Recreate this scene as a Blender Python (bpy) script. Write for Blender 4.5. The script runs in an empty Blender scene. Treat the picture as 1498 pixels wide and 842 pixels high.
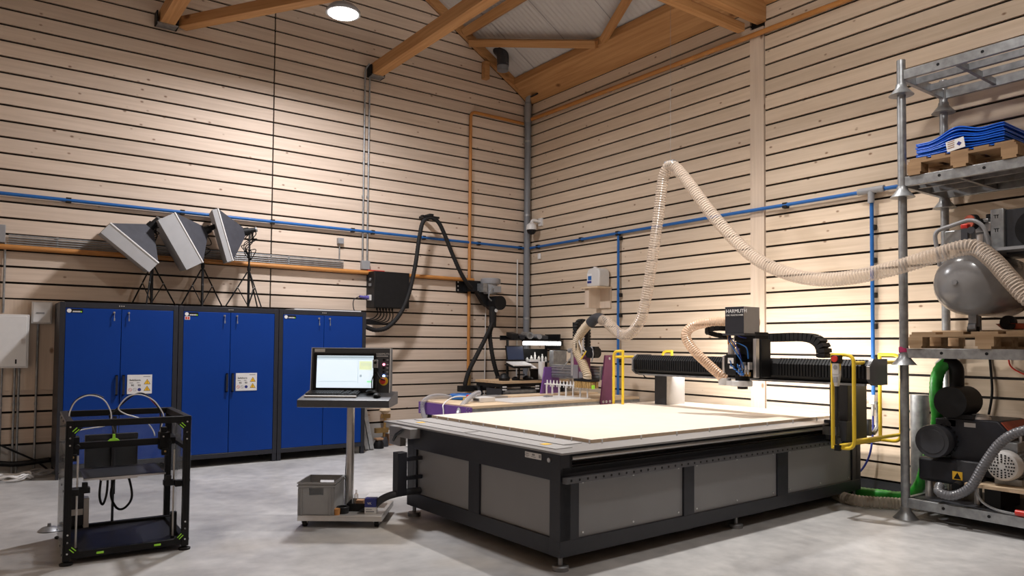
import bpy, bmesh, math, random
from mathutils import Matrix, Vector
random.seed(7)
SC = bpy.context.scene
COL = SC.collection
R = math.radians
MAT = {}          # world matrix of every thing, kept by name

# ------------------------------------------------------------------ mesh builder
class B:
    def __init__(s): s.v = []; s.f = []; s.mi = []
    def add(s, vs, fs, m=0):
        n = len(s.v); s.v += [Vector(p) for p in vs]
        s.f += [tuple(i + n for i in f) for f in fs]; s.mi += [m] * len(fs)
        return s
    def box(s, c, d, rot=None, m=0):
        x, y, z = d[0] / 2, d[1] / 2, d[2] / 2
        vs = [Vector((i * x, j * y, k * z)) for k in (-1, 1) for j in (-1, 1) for i in (-1, 1)]
        if rot is not None: vs = [rot @ q for q in vs]
        c = Vector(c)
        return s.add([q + c for q in vs], [(0, 2, 3, 1), (4, 5, 7, 6), (0, 1, 5, 4), (2, 6, 7, 3), (0, 4, 6, 2), (1, 3, 7, 5)], m)
    def bb(s, a, b, m=0):
        return s.box([(p + q) / 2 for p, q in zip(a, b)], [abs(q - p) for p, q in zip(a, b)], None, m)
    def prism(s, poly, ax, a, b, m=0):
        n = len(poly)
        def p3(u, v, w):
            return {'x': (w, u, v), 'y': (u, w, v), 'z': (u, v, w)}[ax]
        vs = [p3(u, v, a) for u, v in poly] + [p3(u, v, b) for u, v in poly]
        fs = [tuple(range(n)), tuple(range(2 * n - 1, n - 1, -1))] + [(i, (i + 1) % n, n + (i + 1) % n, n + i) for i in range(n)]
        return s.add(vs, fs, m)
    def lathe(s, prof, o, ax, n=20, m=0):
        o = Vector(o); ax = Vector(ax).normalized()
        u = ax.orthogonal().normalized(); w = ax.cross(u)
        vs = []; fs = []
        for r, h in prof:
            for i in range(n):
                a = 2 * math.pi * i / n
                vs.append(o + ax * h + (u * math.cos(a) + w * math.sin(a)) * max(r, 1e-5))
        for j in range(len(prof) - 1):
            for i in range(n):
                k = (i + 1) % n
                fs.append((j * n + i, j * n + k, (j + 1) * n + k, (j + 1) * n + i))
        fs.append(tuple(range(n - 1, -1, -1))); L = (len(prof) - 1) * n
        fs.append(tuple(range(L, L + n)))
        return s.add(vs, fs, m)
    def cyl(s, p0, p1, r, r2=None, n=16, m=0):
        p0 = Vector(p0); p1 = Vector(p1); d = p1 - p0
        return s.lathe([(r, 0), (r if r2 is None else r2, d.length)], p0, d, n, m)
    def tube(s, pts, r, n=8, m=0, closed=False):
        pts = [Vector(p) for p in pts]; N = len(pts)
        rr = r if isinstance(r, (list, tuple)) else [r] * N
        t0 = (pts[1] - pts[0]).normalized(); u = t0.orthogonal().normalized()
        vs = []; fs = []
        for i, p in enumerate(pts):
            if closed: t = (pts[(i + 1) % N] - pts[i - 1]).normalized()
            elif i == 0: t = t0
            elif i == N - 1: t = (pts[i] - pts[i - 1]).normalized()
            else: t = (pts[i + 1] - pts[i - 1]).normalized()
            u = (u - t * u.dot(t))
            u = u.normalized() if u.length > 1e-6 else t.orthogonal().normalized()
            w = t.cross(u)
            for k in range(n):
                a = 2 * math.pi * k / n
                vs.append(p + (u * math.cos(a) + w * math.sin(a)) * rr[i])
        for i in range(N if closed else N - 1):
            j = (i + 1) % N
            for k in range(n):
                q = (k + 1) % n
                fs.append((i * n + k, i * n + q, j * n + q, j * n + k))
        if not closed:
            fs.append(tuple(range(n - 1, -1, -1))); fs.append(tuple(range((N - 1) * n, N * n)))
        return s.add(vs, fs, m)
    def ball(s, c, r, n=14, m=0, sz=1.0):
        k = n // 2
        return s.lathe([(r * math.sin(math.pi * i / k), -r * sz * math.cos(math.pi * i / k)) for i in range(k + 1)], c, (0, 0, 1), n, m)

def smooth_path(pts, k=6, closed=False):
    pts = [Vector(p) for p in pts]; out = []; n = len(pts)
    for i in range(n if closed else n - 1):
        if closed: p0, p1, p2, p3 = pts[i - 1], pts[i], pts[(i + 1) % n], pts[(i + 2) % n]
        else: p0, p1, p2, p3 = pts[max(i - 1, 0)], pts[i], pts[i + 1], pts[min(i + 2, n - 1)]
        for j in range(k):
            t = j / k
            out.append(0.5 * ((2 * p1) + (p2 - p0) * t + (2 * p0 - 5 * p1 + 4 * p2 - p3) * t * t + (3 * p1 - p0 - 3 * p2 + p3) * t ** 3))
    if not closed: out.append(pts[-1])
    return out
def even_path(pts, step):
    out = [pts[0].copy()]; acc = 0.0
    for a, b in zip(pts, pts[1:]):
        L = (b - a).length
        while acc + L >= step:
            t = (step - acc) / L; a = a.lerp(b, t); out.append(a.copy()); L = (b - a).length; acc = 0.0
            if L < 1e-9: break
        acc += L
    return out
def arc_corner(pts, rad, n=5):
    """polyline with rounded corners"""
    pts = [Vector(p) for p in pts]; out = [pts[0]]
    for a, b, c in zip(pts, pts[1:], pts[2:]):
        p = b + (a - b).normalized() * rad; q = b + (c - b).normalized() * rad
        for i in range(n + 1):
            t = i / n; out.append((1 - t) ** 2 * p + 2 * t * (1 - t) * b + t * t * q)
    return out + [pts[-1]]

# ------------------------------------------------------------------ objects
def root_of(o):
    while o.parent: o = o.parent
    return o
def link(name, b, mat, parent=None, world=True, bevel=0, sharp=32):
    me = bpy.data.meshes.new(name)
    vs = b.v
    if parent is not None and world:
        inv = MAT[root_of(parent).name].inverted(); vs = [inv @ q for q in vs]
    me.from_pydata([tuple(q) for q in vs], [], b.f)
    for m in (mat if isinstance(mat, (list, tuple)) else [mat]): me.materials.append(m)
    me.polygons.foreach_set('material_index', b.mi)
    bm = bmesh.new(); bm.from_mesh(me); bmesh.ops.recalc_face_normals(bm, faces=bm.faces); bm.to_mesh(me); bm.free()
    me.polygons.foreach_set('use_smooth', [True] * len(me.polygons))
    me.set_sharp_from_angle(angle=R(sharp))
    o = bpy.data.objects.new(name, me); COL.objects.link(o)
    if parent is not None: o.parent = parent
    if bevel:
        md = o.modifiers.new('edge', 'BEVEL'); md.width = bevel; md.segments = 2; md.limit_method = 'ANGLE'; md.angle_limit = R(40)
    return o
def tag(o, label, cat=None, group=None):
    o['label'] = label
    if cat: o['category'] = cat
    if group: o['group'] = group
    return o
def thing(name, label, cat, loc, rz=0.0, group=None):
    o = bpy.data.objects.new(name, None); COL.objects.link(o)
    o.empty_display_size = 0.1
    o.location = loc; o.rotation_euler = (0, 0, rz)
    MAT[o.name] = Matrix.Translation(Vector(loc)) @ Matrix.Rotation(rz, 4, 'Z')
    return tag(o, label, cat, group)
def mono(name, b, mat, label, cat, group=None, bevel=0, sharp=32):
    """a thing that is one mesh: its origin goes to the middle of its base"""
    xs = [q.x for q in b.v]; ys = [q.y for q in b.v]; zs = [q.z for q in b.v]
    c = Vector(((min(xs) + max(xs)) / 2, (min(ys) + max(ys)) / 2, min(zs)))
    bb = B(); bb.v = [q - c for q in b.v]; bb.f = b.f; bb.mi = b.mi
    o = link(name, bb, mat, None, False, bevel, sharp); o.location = c
    MAT[o.name] = Matrix.Translation(c)
    return tag(o, label, cat, group)
def struct(name, b, mat, bevel=0):
    o = link(name, b, mat, None, False, bevel); o['kind'] = 'structure'; MAT[o.name] = Matrix.Identity(4); return o
def text(name, body, size, M, mat, parent, depth=0.001, ax='LEFT'):
    """lettering: M maps the text plane (x right, y up, z out) into the world"""
    cu = bpy.data.curves.new('t', 'FONT'); cu.body = body; cu.size = size; cu.extrude = depth; cu.align_x = ax
    t = bpy.data.objects.new('t', cu); COL.objects.link(t)
    dg = bpy.context.evaluated_depsgraph_get()
    me = bpy.data.meshes.new_from_object(t.evaluated_get(dg))
    bpy.data.objects.remove(t)
    me.transform(MAT[root_of(parent).name].inverted() @ M)
    me.materials.clear(); me.materials.append(mat)
    o = bpy.data.objects.new(name, me); COL.objects.link(o); o.parent = parent
    return o
def facing(o, u, up=(0, 0, 1)):
    u = Vector(u).normalized(); v = Vector(up); w = u.cross(v).normalized(); v = w.cross(u)
    return Matrix(((u.x, v.x, w.x, o[0]), (u.y, v.y, w.y, o[1]), (u.z, v.z, w.z, o[2]), (0, 0, 0, 1)))

# ------------------------------------------------------------------ materials
def _mat(name):
    m = bpy.data.materials.new(name); m.use_nodes = True
    return m, m.node_tree.nodes, m.node_tree.links, m.node_tree.nodes['Principled BSDF']
def plain(name, col, rough=.5, metal=0, var=.06, scale=12, bump=0, spec=.5, coat=0):
    m, N, L, p = _mat(name)
    tc = N.new('ShaderNodeTexCoord'); no = N.new('ShaderNodeTexNoise'); no.inputs['Scale'].default_value = scale; no.inputs['Detail'].default_value = 4
    L.new(tc.outputs['Object'], no.inputs['Vector'])
    r = N.new('ShaderNodeValToRGB'); a, b = r.color_ramp.elements
    a.position = .3; b.position = .7
    a.color = [c * (1 - var) for c in col] + [1]; b.color = [min(1, c * (1 + var)) for c in col] + [1]
    L.new(no.outputs['Fac'], r.inputs['Fac']); L.new(r.outputs['Color'], p.inputs['Base Color'])
    p.inputs['Roughness'].default_value = rough; p.inputs['Metallic'].default_value = metal
    p.inputs['Specular IOR Level'].default_value = spec; p.inputs['Coat Weight'].default_value = coat
    if bump:
        bn = N.new('ShaderNodeBump'); bn.inputs['Strength'].default_value = bump; bn.inputs['Distance'].default_value = .004
        L.new(no.outputs['Fac'], bn.inputs['Height']); L.new(bn.outputs['Normal'], p.inputs['Normal'])
    return m
def wood(name, c0, c1, axis, knots=0, rough=.6, grain=1.0, isl=.18, vec='Object'):
    """timber: long grain along axis, tone by board, small dark knots"""
    m, N, L, p = _mat(name)
    tc = N.new('ShaderNodeTexCoord'); ge = N.new('ShaderNodeNewGeometry')
    mp = N.new('ShaderNodeMapping'); s = [26 * grain] * 3; s[axis] = 1.1 * grain; mp.inputs['Scale'].default_value = s
    off = N.new('ShaderNodeVectorMath'); off.operation = 'MULTIPLY_ADD'
    cmb = N.new('ShaderNodeCombineXYZ')
    for i in range(3): L.new(ge.outputs['Random Per Island'], cmb.inputs[i])
    L.new(cmb.outputs[0], off.inputs[0]); off.inputs[1].default_value = (37, 19, 23); L.new(tc.outputs[vec], off.inputs[2])
    L.new(off.outputs[0], mp.inputs['Vector'])
    n1 = N.new('ShaderNodeTexNoise'); n1.inputs['Scale'].default_value = 1; n1.inputs['Detail'].default_value = 5; n1.inputs['Distortion'].default_value = .7
    L.new(mp.outputs[0], n1.inputs['Vector'])
    r = N.new('ShaderNodeValToRGB'); a, b = r.color_ramp.elements; a.position = .32; b.position = .68; a.color = list(c0) + [1]; b.color = list(c1) + [1]
    L.new(n1.outputs['Fac'], r.inputs['Fac'])
    mr = N.new('ShaderNodeMapRange'); mr.inputs['To Min'].default_value = 1 - isl; mr.inputs['To Max'].default_value = 1 + isl * .4
    L.new(ge.outputs['Random Per Island'], mr.inputs['Value'])
    mu = N.new('ShaderNodeMix'); mu.data_type = 'RGBA'; mu.blend_type = 'MULTIPLY'; mu.inputs['Factor'].default_value = 1
    L.new(r.outputs['Color'], mu.inputs['A']); L.new(mr.outputs['Result'], mu.inputs['B'])
    out = mu.outputs['Result']
    if knots:
        mk = N.new('ShaderNodeMapping'); ks = [knots] * 3; ks[axis] = knots * .62; mk.inputs['Scale'].default_value = ks
        L.new(off.outputs[0], mk.inputs['Vector'])
        vo = N.new('ShaderNodeTexVoronoi'); vo.inputs['Scale'].default_value = 1
        L.new(mk.outputs[0], vo.inputs['Vector'])
        kr = N.new('ShaderNodeValToRGB'); ka, kb = kr.color_ramp.elements
        ka.position = .04; ka.color = (.26, .14, .08, 1); kb.position = .10; kb.color = (1, 1, 1, 1)
        L.new(vo.outputs['Distance'], kr.inputs['Fac'])
        m2 = N.new('ShaderNodeMix'); m2.data_type = 'RGBA'; m2.blend_type = 'MULTIPLY'; m2.inputs['Factor'].default_value = .8
        L.new(out, m2.inputs['A']); L.new(kr.outputs['Color'], m2.inputs['B']); out = m2.outputs['Result']
    L.new(out, p.inputs['Base Color']); p.inputs['Roughness'].default_value = rough; p.inputs['Specular IOR Level'].default_value = .35
    return m
def glow(name, col, power):
    m, N, L, p = _mat(name); p.inputs['Base Color'].default_value = list(col) + [1]
    p.inputs['Emission Color'].default_value = list(col) + [1]; p.inputs['Emission Strength'].default_value = power; return m
def clear(name, col, alpha, rough=.15):
    """see-through plastic: a veil of colour and a gloss over what lies behind"""
    m, N, L, p = _mat(name); p.inputs['Base Color'].default_value = list(col) + [1]; p.inputs['Roughness'].default_value = rough
    lw = N.new('ShaderNodeLayerWeight'); lw.inputs['Blend'].default_value = .35
    mr = N.new('ShaderNodeMapRange'); mr.inputs['To Min'].default_value = alpha; mr.inputs['To Max'].default_value = min(1, alpha * 3 + .1)
    L.new(lw.outputs['Facing'], mr.inputs['Value']); L.new(mr.outputs['Result'], p.inputs['Alpha']); return m
def concrete(name):
    m, N, L, p = _mat(name); tc = N.new('ShaderNodeTexCoord')
    a = N.new('ShaderNodeTexNoise'); a.inputs['Scale'].default_value = .9; a.inputs['Detail'].default_value = 6; a.inputs['Roughness'].default_value = .62; a.inputs['Distortion'].default_value = .6
    b = N.new('ShaderNodeTexNoise'); b.inputs['Scale'].default_value = 7; b.inputs['Detail'].default_value = 8
    c = N.new('ShaderNodeTexNoise'); c.inputs['Scale'].default_value = .55; c.inputs['Detail'].default_value = 3
    for n in (a, b, c): L.new(tc.outputs['Object'], n.inputs['Vector'])
    r = N.new('ShaderNodeValToRGB'); e = r.color_ramp.elements; e[0].position = .34; e[0].color = (.37, .365, .365, 1); e[1].position = .66; e[1].color = (.58, .575, .57, 1)
    L.new(a.outputs['Fac'], r.inputs['Fac'])
    r2 = N.new('ShaderNodeValToRGB'); e = r2.color_ramp.elements; e[0].position = .3; e[0].color = (.84, .84, .84, 1); e[1].position = .7; e[1].color = (1.08, 1.07, 1.06, 1)
    L.new(b.outputs['Fac'], r2.inputs['Fac'])
    mu = N.new('ShaderNodeMix'); mu.data_type = 'RGBA'; mu.blend_type = 'MULTIPLY'; mu.inputs['Factor'].default_value = 1
    L.new(r.outputs['Color'], mu.inputs['A']); L.new(r2.outputs['Color'], mu.inputs['B'])
    r3 = N.new('ShaderNodeValToRGB'); e = r3.color_ramp.elements; e[0].position = .60; e[0].color = (0, 0, 0, 1); e[1].position = .72; e[1].color = (.45, .45, .45, 1)
    L.new(c.outputs['Fac'], r3.inputs['Fac'])
    m2 = N.new('ShaderNodeMix'); m2.data_type = 'RGBA'; L.new(r3.outputs['Color'], m2.inputs['Factor']); L.new(mu.outputs['Result'], m2.inputs['A']); m2.inputs['B'].default_value = (.50, .43, .33, 1)
    L.new(m2.outputs['Result'], p.inputs['Base Color'])
    rr = N.new('ShaderNodeMapRange'); rr.inputs['To Min'].default_value = .28; rr.inputs['To Max'].default_value = .5
    L.new(a.outputs['Fac'], rr.inputs['Value']); L.new(rr.outputs['Result'], p.inputs['Roughness'])
    return m

M = {}
M['wall_x'] = wood('spruce_boards_x', (.60, .475, .375), (.69, .56, .455), 0, knots=6.2, isl=.13)
M['wall_y'] = wood('spruce_boards_y', (.60, .47, .345), (.69, .555, .425), 1, knots=6.2, isl=.13)
M['post'] = wood('spruce_post', (.595, .47, .365), (.68, .55, .435), 2, knots=3.5)
M['beam_x'] = wood('glulam_x', (.42, .205, .075), (.57, .31, .13), 0, grain=.9, knots=2.2, isl=.12)
M['beam_y'] = wood('glulam_y', (.42, .205, .075), (.57, .31, .13), 1, grain=.9, knots=2.2, isl=.12)
M['pallet'] = wood('pallet_wood', (.30, .19, .10), (.52, .36, .22), 1, grain=.8, isl=.35)
M['pallet_dark'] = wood('pallet_wood_worn', (.24, .14, .07), (.40, .25, .13), 1, grain=.8, isl=.35)
M['ply'] = wood('plywood', (.58, .43, .28), (.68, .53, .37), 0, grain=.5, isl=.05)
M['mdf'] = plain('pale_mdf', (.755, .665, .56), .55, var=.03, scale=5)
M['mdf_edge'] = plain('mdf_edge', (.50, .38, .27), .7, var=.06, scale=30)
M['gapdark'] = plain('dark_gap', (.012, .009, .007), .9)
M['floor'] = concrete('polished_concrete')
M['plinth'] = plain('grey_plinth', (.42, .40, .38), .8, var=.15, scale=3)
M['roof'] = plain('grey_roof_sheet', (.57, .555, .54), .55, var=.02)
M['white'] = plain('white_plastic', (.74, .73, .72), .4, var=.03)
M['offwhite'] = plain('pale_grey_enamel', (.62, .60, .58), .4, var=.03)
M['anth'] = plain('anthracite_powder', (.020, .021, .028), .42, var=.08, scale=20, spec=.42)
M['anth2'] = plain('dark_grey_powder', (.040, .041, .047), .45, var=.08, scale=20, spec=.35)
M['black'] = plain('black_plastic', (.008, .008, .009), .5, var=.2, spec=.25)
M['blackm'] = plain('black_rubber', (.012, .011, .011), .7, var=.2, spec=.3)
M['panel'] = plain('grey_panel', (.24, .24, .245), .5, var=.05, scale=2)
M['blue'] = plain('blue_enamel', (.0006, .036, .235), .42, var=.05, scale=1.5, spec=.25)
M['bluepipe'] = plain('blue_pipe', (.02, .115, .36), .4, var=.05, spec=.3)
M['bluesheet'] = plain('blue_sheet', (.006, .115, .60), .28, var=.15, scale=5)
M['orange'] = plain('orange_brown_pipe', (.47, .20, .05), .45, var=.1, scale=4)
M['steel'] = plain('brushed_steel', (.62, .60, .58), .34, .7, var=.06)
M['zinc'] = plain('galvanised_steel', (.32, .33, .34), .42, .7, var=.22, scale=16, bump=.06)
M['zincd'] = plain('worn_zinc', (.25, .255, .265), .45, .6, var=.25, scale=14)
M['alu'] = plain('aluminium', (.66, .65, .65), .35, .85, var=.05)
M['alup'] = plain('aluminium_plate', (.30, .29, .285), .45, .3, var=.05, scale=3)
M['grey'] = plain('grey_paint', (.27, .27, .28), .4, var=.04)
M['tank'] = plain('grey_tank_paint', (.21, .205, .205), .22, var=.04, coat=.3)
M['crate'] = plain('grey_crate_plastic', (.31, .31, .31), .5, var=.04)
M['pvc'] = plain('grey_drain_pipe', (.19, .20, .22), .4, var=.04)
M['yellow'] = plain('yellow_enamel', (.80, .55, .035), .35, var=.04)
M['signyellow'] = plain('sign_yellow', (.85, .50, .03), .5, var=.02)
M['purple'] = plain('purple_enamel', (.17, .075, .29), .38, var=.06)
M['plum'] = plain('plum_enamel', (.17, .045, .11), .38, var=.08)
M['red'] = plain('red_plastic', (.55, .03, .02), .35, var=.05)
M['magenta'] = plain('pink_tape', (.45, .03, .12), .5)
M['lime'] = plain('lime_plastic', (.38, .85, .05), .4, var=.03)
M['green'] = plain('green_hose', (.02, .26, .025), .4, var=.12, scale=30)
M['bristle'] = plain('ochre_bristles', (.48, .30, .11), .9, var=.35, scale=60)
M['beige'] = plain('beige_hose', (.50, .40, .28), .45, var=.08)
M['card'] = plain('brown_card', (.35, .2, .11), .8)
M['navy'] = plain('navy_print', (.02, .03, .20), .5)
M['screw'] = plain('screw_head', (.7, .7, .7), .3, .8)
M['purplehead'] = plain('lilac_plug', (.12, .10, .35), .4)
M['tubewhite'] = plain('white_tube', (.75, .75, .76), .35)
M['darkred'] = plain('dark_red_label', (.38, .07, .035), .5, var=.1)
M['bench'] = wood('bench_top', (.52, .34, .19), (.62, .44, .27), 0, grain=.7, isl=.05)
M['brassy'] = plain('brass', (.55, .35, .14), .35, .9)
M['hosegrey'] = plain('grey_spiral_hose', (.13, .13, .14), .3, var=.1)
M['platew'] = plain('pale_rail_plate', (.40, .39, .385), .45, var=.03)
M['softcase'] = plain('black_softbox_cloth', (.035, .035, .045), .75, var=.15, bump=.1)
M['softwhite'] = plain('white_diffuser_cloth', (.42, .42, .43), .8, var=.03)
M['clearhose'] = clear('clear_pvc_hose', (.60, .50, .41), .31, .22)
M['pinkhose'] = clear('peach_pvc_hose', (.72, .50, .34), .50, .25)
M['smokehose'] = clear('smoky_pvc_hose', (.40, .34, .27), .6, .2)
M['endcap'] = plain('shaded_end_cap', (.10, .10, .105), .45)  # silver end cap painted dark, its shade put into the colour
M['dullhose'] = clear('dull_clear_hose', (.40, .39, .40), .45, .2)
M['stripm'] = plain('drilled_strip_metal', (.13, .13, .14), .45, .5, var=.15)
M['consoleg'] = plain('console_grey', (.070, .072, .080), .42, var=.06, scale=20, spec=.4)
M['covergrey'] = plain('warm_grey_cover', (.36, .335, .315), .45, var=.04)
M['edgewhite'] = plain('pale_edge', (.6, .6, .6), .45)
M['acryl'] = clear('clear_acrylic', (.55, .6, .66), .09, .05)
M['screen'] = glow('lit_screen', (.78, .90, 1.0), .82)
M['scr_line'] = glow('screen_grey', (.45, .55, .62), .7)
M['scr_yellow'] = glow('screen_yellow', (.72, .80, .50), .9)
M['scr_green'] = glow('screen_green', (.35, .85, .45), .9)
M['lap'] = glow('laptop_screen', (.012, .02, .045), .6)
M['led_red'] = glow('red_indicator', (1, .25, .35), 3)
M['led_blue'] = glow('blue_indicator', (.3, .45, 1), 5)
M['tubelamp'] = glow('lit_tube_lamp', (1, .97, .93), 9)
M['disc'] = glow('lit_lamp_disc', (1, .97, .92), 14)

# ------------------------------------------------------------------ camera
cam = bpy.data.cameras.new('camera'); co = bpy.data.objects.new('camera', cam); COL.objects.link(co)
cam.sensor_width = 36; cam.lens = 1071.4 / 1498 * 36; cam.shift_y = (466.8 - 421) / 1498
cam.clip_start = .05
co.matrix_world = Matrix.Translation((-7.69, -10.06, 1.52)) @ Matrix.Rotation(R(-36.19), 4, 'Z') @ Matrix.Rotation(R(90 + 1.962), 4, 'X') @ Matrix.Rotation(R(.453), 4, 'Z')
SC.camera = co
SC.view_settings.view_transform = 'Standard'; SC.view_settings.look = 'None'; SC.view_settings.gamma = 1
SC.view_settings.exposure = 0.0; SC.view_settings.use_curve_mapping = False
SC.cycles.use_denoising = True
SC.cycles.max_bounces = 8; SC.cycles.transparent_max_bounces = 24
SC.cycles.sample_clamp_indirect = 6
# ================================================================== THE SETTING
XL, YF = -8.8, -14.0            # far left wall and the wall behind the photographer
SL = .598; EAVE = 5.70          # roof slope and eave height at the right wall
def roof_z(x): return EAVE - SL * x if x > -4.4 else EAVE + SL * (x + 8.8)
b = B(); b.bb((XL - .3, YF - .3, -.2), (.3, .3, 0)); struct('floor', b, M['floor'])

# back (gable) wall: horizontal boards with dark open joints and one vertical joint
b = B(); b.prism([(XL - .1, 0), (.1, 0), (.1, EAVE), (-4.4, EAVE + SL * 4.4), (XL - .1, EAVE)], 'y', .03, .2, 1)
P0, Z0 = .1836, 2.176
k = -10
while True:
    za, zb = Z0 + k * P0 + .0125, Z0 + (k + 1) * P0 - .0125
    if zb > 8.3: break
    for x0, x1 in ((XL, -4.453), (-4.435, 0)):
        xa0 = xb0 = x0; xa1 = xb1 = x1
        def lim(z): return (z - EAVE) / SL if z > EAVE else 0
        if x1 == 0: xa1, xb1 = -lim(za), -lim(zb)
        else: xa0, xb0 = XL + lim(za), XL + lim(zb)
        if xa1 - xa0 < .05 or xb1 - xb0 < .02: continue
        b.prism([(xa0, za), (xa1, za), (xb1, zb), (xb0, zb)], 'y', 0, .035, 0)
    k += 1
struct('wall_back', b, [M['wall_x'], M['gapdark']])
b = B(); b.bb((XL, .012, 0), (0, .06, .325)); struct('baseboard_back', b, M['plinth'])

# right wall: boards interrupted by a full height post
b = B(); b.bb((.03, YF, 0), (.2, .1, EAVE + .35), 1)
P1, Z1 = .1853, 1.798
k = -9
while True:
    za, zb = Z1 + k * P1 + .0125, Z1 + (k + 1) * P1 - .0125
    if za > EAVE + .1: break
    for y0, y1 in ((YF, -4.742), (-4.53, 0)): b.bb((0, y0, za), (.035, y1, min(zb, EAVE + .2)), 0)
    k += 1
struct('wall_right', b, [M['wall_y'], M['gapdark']])
b = B(); b.bb((-.014, -4.729, .0), (.03, -4.535, 5.44)); struct('trim_1', b, M['post'])
b = B(); b.bb((.008, YF, 0), (.05, 0, .122)); struct('baseboard_right', b, M['anth2'])

# the two walls behind the camera, boarded like the others
b = B(); b.bb((XL - .2, YF, 0), (XL - .03, .1, EAVE + .35), 1)
for k in range(-9, 21): b.bb((XL - .035, YF, Z1 + k * P1 + .0075), (XL, 0, Z1 + (k + 1) * P1 - .0075), 0)
struct('wall_left', b, [M['wall_y'], M['gapdark']])
b = B(); b.prism([(XL - .1, 0), (.1, 0), (.1, EAVE), (-4.4, EAVE + SL * 4.4), (XL - .1, EAVE)], 'y', YF - .2, YF, 0)
struct('wall_front', b, M['wall_x'])

# roof: ribbed grey sheets on both slopes
b = B(); prof = []
y = 0.15
while y > YF - .2:
    d = .005
    prof += [(y, 0), (y - .035, 0), (y - .045, d), (y - .075, d)]; y -= .085
for sgn in (1, -1):
    vs = []; fs = []
    for yy, dd in prof:
        for x, zo in ((.35, .0), (-4.4, .0)):
            xx = x if sgn > 0 else -8.8 - x
            vs.append((xx, yy, EAVE - SL * x + .17 + dd))
    for i in range(len(prof) - 1): fs.append((2 * i, 2 * i + 1, 2 * i + 3, 2 * i + 2))
    b.add(vs, fs, 0)
    for q in range(14):
        yy = -.98 * q - .6
        x0, x1 = (.3, -4.4) if sgn > 0 else (-9.1, -4.4)
        b.add([(x0, yy, roof_z(0) - SL * .3 + .166), (x0, yy - .012, roof_z(0) - SL * .3 + .166), (x1, yy - .012, roof_z(-4.4) + .166), (x1, yy, roof_z(-4.4) + .166)], [(0, 1, 2, 3)], 1)
struct('ceiling', b, [M['roof'], M['grey']])

# timber of the roof, each member a thing of its own
def timber(name, p0, p1, w, h, label, up=(0, 0, 1), mat='beam_y', cat='beam'):
    p0 = Vector(p0); p1 = Vector(p1); d = (p1 - p0); L = d.length; d.normalize()
    s = d.cross(Vector(up)).normalized(); u = s.cross(d)
    rot = Matrix((d, s, u)).transposed()
    bb = B(); bb.box((0, 0, 0), (L, w, h))
    o = link(name, bb, M['beam_x'], None, False, .006)
    o.location = (p0 + p1) / 2; o.rotation_euler = rot.to_euler(); MAT[o.name] = Matrix.Translation((p0 + p1) / 2) @ rot.to_4x4()
    return tag(o, label, cat)
b = B(); b.prism([(-.002, 5.685), (-.002, 5.92), (-.36, 6.07), (-.38, 6.07), (-.38, 5.955)], 'y', YF, .0, 0)
mono('eave_beam', b, M['beam_y'], 'wide brown timber beam running along the top of the right wall under the roof', 'beam', bevel=.005)
b = B(); b.prism([(-.05, EAVE + .04), (-4.4, EAVE + SL * 4.4 + .01), (-4.4, EAVE + SL * 4.4 + .17), (-.05, EAVE + .2)], 'y', -.07, -.001, 0)
mono('verge_rafter', b, M['beam_x'], 'narrow brown rafter along the sloping top edge of the gable wall', 'beam')
nz = Vector((SL, 0, 1)).normalized()
timber('roof_purlin', (-1.37, -.075, roof_z(-1.37) + .085), (-1.37, YF, roof_z(-1.37) + .085), .13, .14, 'thin brown purlin fixed under the grey roof, starting on the gable rafter', nz)
timber('roof_brace', (-1.27, -.08, roof_z(-1.27) - .005), (-.40, -2.17, roof_z(-.40) + .02), .13, .11, 'brown diagonal brace lying nearly level in the picture, from gable rafter to eave beam', nz)
timber('roof_brace', (-.42, -2.32, roof_z(-.42) + .01), (-1.3, -4.5, roof_z(-1.3) + .01), .09, .10, 'brown diagonal brace rising steeply out of the frame from the eave beam', nz)
timber('tie_beam', (-2.95, -.005, 5.605), (-2.95, YF, 5.605), .165, .175, 'long brown beam coming from the metal shoe in the middle of the gable wall')
timber('tie_beam', (-5.845, -.005, 5.605), (-5.845, YF, 5.605), .175, .175, 'short visible brown beam at the metal shoe high on the left of the gable wall')
timber('diagonal_brace', (-5.66, -.05, 5.60), (-3.06, -4.2, 5.60), .15, .13, 'brown level brace running right from the left metal shoe past the round lamp')
timber('truss_chord', (-.004, -4.70, 5.605), (XL + .01, -4.70, 5.605), .13, .25, 'heavy brown truss beam meeting the post on the right wall', mat='beam_x')
timber('truss_chord', (-.16, -4.52, 5.44), (XL + .01, -4.52, 5.44), .10, .10, 'slim lower truss beam beside the heavy one above the post', mat='beam_x')
for x, w, lab in ((-5.845, .24, 'grey steel beam shoe on the gable wall, left one near the top edge'), (-2.95, .21, 'grey steel beam shoe on the gable wall above the twin conduits')):
    t = thing('beam_shoe', lab, 'beam bracket', (x, 0, 5.49))
    bb = B(); bb.bb((x - w / 2, -.16, 5.50), (x + w / 2, -.002, 5.517)); link('seat_plate', bb, M['zinc'], t)
    for s in (-1, 1):
        bb = B(); bb.bb((x + s * w / 2 - .008, -.15, 5.50), (x + s * w / 2 + .008, -.002, 5.66)); link('side_flange', bb, M['black'], t)

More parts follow.
